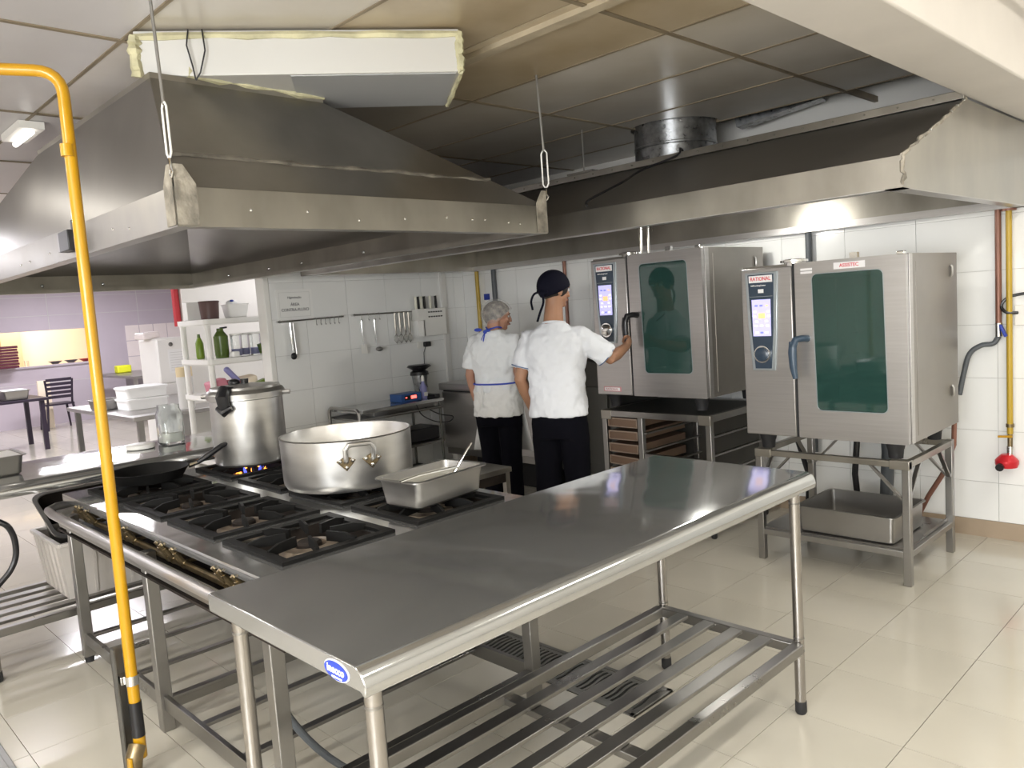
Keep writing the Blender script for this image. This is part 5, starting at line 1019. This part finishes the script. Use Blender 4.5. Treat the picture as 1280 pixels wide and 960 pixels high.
b.loft([[T0 @ (p+V((0, -.012 if z > 1.2 else 0, 0))) for p in ering((0, 0), w_, d_, z, 2.4)] for z, w_, d_ in prof])
sr = SR.lerp(ER, .86); sl = SL.lerp(EL, .72)
b.tube([Lm(.08, 0, 1.41), SR, SR.lerp(ER, .4), sr], [.055, .070, .078, .082], 18); b.tube([Lm(-.08, 0, 1.41), SL, SL.lerp(EL, .4), sl], [.06, .072, .074, .076], 18)
shirt = organic(b, 'tshirt', 'shirt', man, .008, 5, .034, .085)
for p, q, r in ((SR, ER, .082), (SL, EL, .078)):
    d = (q-p).normalized(); c = p.lerp(q, .83 if p == SR else .68); B().tube([c, c+d*.006], [r, r*1.01], 24).out('sleeve_piping', 'piping', man)
nk = [Lm(cos(a)*.068, sin(a)*.066-.005, 1.488+.012*-sin(a)) for a in [2*pi*k/20 for k in range(20)]]
B().tube(nk, .008, 8, closed=True).out('collar', 'shirt', man)
b = B(); b.loft([[T0 @ p for p in ering((0, 0), w_, d_, z, 2.4)] for z, w_, d_ in ((.74, .188, .125), (.84, .185, .13), (.92, .178, .128))])
for s in (-1, 1): b.tube([Lm(s*.092, 0, .86), Lm(s*.095, 0, .74), Lm(s*.10, .005, .48), Lm(s*.105, -.005, .07)], [.095, .098, .088, .078], 18)
organic(b, 'trousers', 'pants', man, .009, 6, .012, .12)
for s in (-1, 1): organic(B().tube([Lm(s*.108, -.07, .045), Lm(s*.11, .02, .05), Lm(s*.115, .14, .035), Lm(s*.115, .19, .03)], [.042, .048, .042, .026], 12).tube([Lm(s*.108, -.04, .04), Lm(s*.108, -.03, .1)], .045, 12), 'shoe', 'rubber', man, .008, 2)
def capshell(T, sc_, tilt, m, parent, name, cut, grow=1.075, zoff=.028, lift=0):
    bb = B(); R = T.to_3x3(); bb.ball(T @ V((0, (-.010)*sc_, zoff*sc_)), .080*grow*sc_, .100*grow*sc_, .094*grow*sc_, R, 28, 18)
    nrm = R @ V((0, -sin(tilt), cos(tilt))); pt = T @ V((0, 0, cut*sc_))
    g = bmesh.ops.bisect_plane(bb.bm, geom=bb.bm.verts[:]+bb.bm.edges[:]+bb.bm.faces[:], plane_co=pt, plane_no=nrm, clear_inner=True)
    return bb.out(name, m, parent)
capshell(Th, 1, radians(30), 'hair', man, 'hair', -.055, 1.03, .02)
cp = capshell(Th, 1, radians(26), 'capc', man, 'cap', -.008, 1.12, .022); solid(cp, .004, 1)
q = lambda x, y, z: Th @ V((x, y, z))
kn = organic(B().ball(q(.02, -.112, -.03), .022, .018, .022).tube([q(-.04, -.10, -.01), q(.01, -.113, -.025), q(.06, -.088, -.02)], .014, 8), 'cap_knot', 'capc', man, .005, 2)
B().tube(crv([q(.0, -.115, -.02), q(-.02, -.145, -.035), q(-.035, -.155, -.08), q(-.03, -.145, -.135)]), .007, 8).out('cap_tie', 'capc', man)
B().tube(crv([q(.03, -.112, -.03), q(.05, -.118, -.09), q(.035, -.13, -.15), q(.012, -.135, -.21)]), .0095, 8, sy=.6).out('cap_tie', 'capc', man)
facebits(Th, man)
B().tube([Lm(.05, .03, 1.50), Lm(.075, .065, 1.47), Lm(.06, .12, 1.43)], .004, 6).out('neck_cord', 'capc', man)

# woman in a hair net
wx_, wy_, wa = -3.465, 1.42, radians(20)
T1 = Matrix.Translation((wx_, wy_, 0)) @ Matrix.Rotation(wa, 4, 'Z')
T1b = T1.copy(); T1 = T1 @ Matrix.Diagonal((1, 1, 1.035, 1))
def Lw(x, y, z): return T1 @ V((x, y, z))
wom = thing('person', 'person in a grey hair net, white T-shirt and white apron with blue ties', 'person', (wx_, wy_, 0), wa)
Tw = T1b @ Matrix.Translation((.02, .055, 1.548)) @ Matrix.Rotation(radians(-52), 4, 'Z') @ Matrix.Rotation(radians(-9), 4, 'X'); S1 = .97
b = B(); head(b, Tw, None, S1)
b.tube([Lw(0, -.02, 1.30), Lw(0, -.005, 1.39), Lw(.01, .015, 1.48), Lw(.015, .03, 1.54)], [.07, .052, .049, .05], 14)
b.loft([[T1 @ p for p in ering((0, 0), w_, d_, z)] for z, w_, d_ in ((.78, .16, .12), (.95, .15, .11), (1.1, .145, .10), (1.25, .155, .10), (1.32, .13, .085), (1.36, .08, .065))])
SR, ER, WR = Lw(.155, 0, 1.315), Lw(.20, -.01, 1.05), Lw(.16, .20, .95); SL, EL, WL = Lw(-.158, 0, 1.315), Lw(-.215, -.03, 1.06), Lw(-.20, .03, .83)
for (a_, e_, w_) in ((SR, ER, WR), (SL, EL, WL)): b.tube([a_, a_.lerp(e_, .5), e_, e_.lerp(w_, .35), w_], [.048, .043, .037, .036, .025], 14)
for s in (-1, 1):
    b.tube([Lw(s*.085, 0, .82), Lw(s*.09, .005, .46), Lw(s*.095, -.01, .10)], [.085, .058, .04], 14); b.tube([Lw(s*.095, -.03, .05), Lw(s*.1, .12, .04)], [.038, .032], 10)
hand(b, WR, Lw(.12, .28, .93)-WR, V((0, 0, -1)), 1, (.5, .5, .3), .92); hand(b, WL, Lw(-.195, .05, .74)-WL, Lw(.1, 0, 0)-Lw(0, 0, 0), -1, (.35, .45, .3), .92)
organic(b, 'body', 'skin2', wom, .006, 4)
b = B(); b.loft([[T1 @ (p+V((0, -.012 if z > 1.1 else 0, 0))) for p in ering((0, 0), w_, d_, z, 2.4)] for z, w_, d_ in ((.94, .182, .145), (1.0, .172, .135), (1.06, .165, .128), (1.15, .178, .130), (1.24, .186, .128), (1.30, .180, .115), (1.34, .155, .1), (1.37, .11, .085), (1.395, .072, .068))])
b.tube([Lw(.08, 0, 1.32), SR, SR.lerp(ER, .4), SR.lerp(ER, .72)], [.055, .066, .070, .072], 18); b.tube([Lw(-.08, 0, 1.32), SL, SL.lerp(EL, .4), SL.lerp(EL, .8)], [.055, .066, .068, .072], 18)
organic(b, 'tshirt', 'shirt2', wom, .008, 5, .034, .08)
b = B(); b.loft([[T1 @ (p+V((0, .0, 0))) for p in ering((0, 0), w_, d_, z, 2.3)] for z, w_, d_ in ((.755, .196, .158), (.82, .195, .155), (.93, .186, .145), (1.005, .172, .135))])
organic(b, 'apron_skirt', 'apron', wom, .008, 5, .028, .06)
b = B(); A_ = [Lw(-.20, .02, .78), Lw(-.215, .08, .62), Lw(-.16, .14, .50), Lw(.0, .17, .48), Lw(.14, .15, .50), Lw(.20, .08, .62), Lw(.20, .02, .78)]
pts0 = [Lw(-.19, .05, .80), Lw(-.12, .13, .80), Lw(0, .16, .80), Lw(.12, .13, .80), Lw(.19, .05, .80)]; pts1 = [Lw(-.29, .08, .47), Lw(-.14, .17, .46), Lw(0, .21, .46), Lw(.14, .17, .46), Lw(.25, .06, .47)]
for i in range(4): b.bm.faces.new([b.bm.verts.new(p) for p in (pts0[i], pts0[i+1], pts1[i+1], pts1[i])])
bmesh.ops.remove_doubles(b.bm, verts=b.bm.verts, dist=1e-4); solid(b.out('apron_front', 'apron', wom, smooth=60), .006, 0)
b = B(); b.loft([[T1 @ p for p in ering((0, 0), w_, d_, z, 2.4)] for z, w_, d_ in ((.68, .18, .135), (.76, .185, .142), (.82, .18, .14))])
for s in (-1, 1): b.tube([Lw(s*.088, 0, .80), Lw(s*.092, 0, .68), Lw(s*.085, .0, .44), Lw(s*.09, -.005, .07)], [.098, .096, .082, .072], 18)
organic(b, 'trousers', 'pants', wom, .009, 6, .010, .12)
for s in (-1, 1): organic(B().tube([Lw(s*.095, -.06, .042), Lw(s*.1, .02, .046), Lw(s*.105, .13, .032), Lw(s*.105, .17, .028)], [.038, .044, .038, .024], 12), 'shoe', 'rubber', wom, .008, 2)
capshell(Tw, S1, radians(42), 'ghair', wom, 'hair', -.02, 1.14, .012)
hn = capshell(Tw, S1, radians(42), 'net', wom, 'hair_net', -.03, 1.33, .010)
facebits(Tw, wom, S1, 'ghair')
c = Lw(0, -.005, 0); wc_ = [T1 @ (p) for p in ering((0, 0), .178, .142, 1.0, 2.4, 36)]
B().tube(wc_, .007, 6, closed=True).out('waist_cord', 'ribbon', wom)
n0 = Lw(-.02, -.098, 1.385)
B().tube([Lw(x, y, z) for x, y, z in ((.055, .045, 1.405), (.05, -.02, 1.415), (.0, -.085, 1.40), (-.05, -.02, 1.415), (-.055, .045, 1.405))], .006, 8).out('neck_ribbon', 'ribbon', wom)
rb = organic(B().ball(n0, .016).ball(n0+V((-.05, -.025, .018)), .045, .012, .014).ball(n0+V((.03, -.0, .01)), .03, .012, .012), 'ribbon_bow', 'ribbon', wom, .004, 2)
for dx, dz in ((-.045, -.13), (-.005, -.15)): B().tube([n0, n0+V((dx*.5, -.02, dz*.4)), n0+V((dx, -.02, dz))], [.007, .008, .007], 6, sy=.4).out('ribbon_tail', 'ribbon', wom)
n1 = Lw(-.05, -.15, .995)
for dx, dz in ((-.05, -.22), (-.01, -.17), (.03, -.12)): B().tube([n1, n1+V((dx*.3, -.012, dz*.5)), n1+V((dx, -.012, dz))], [.006, .008, .006], 6, sy=.4).out('apron_tie', 'apron', wom)
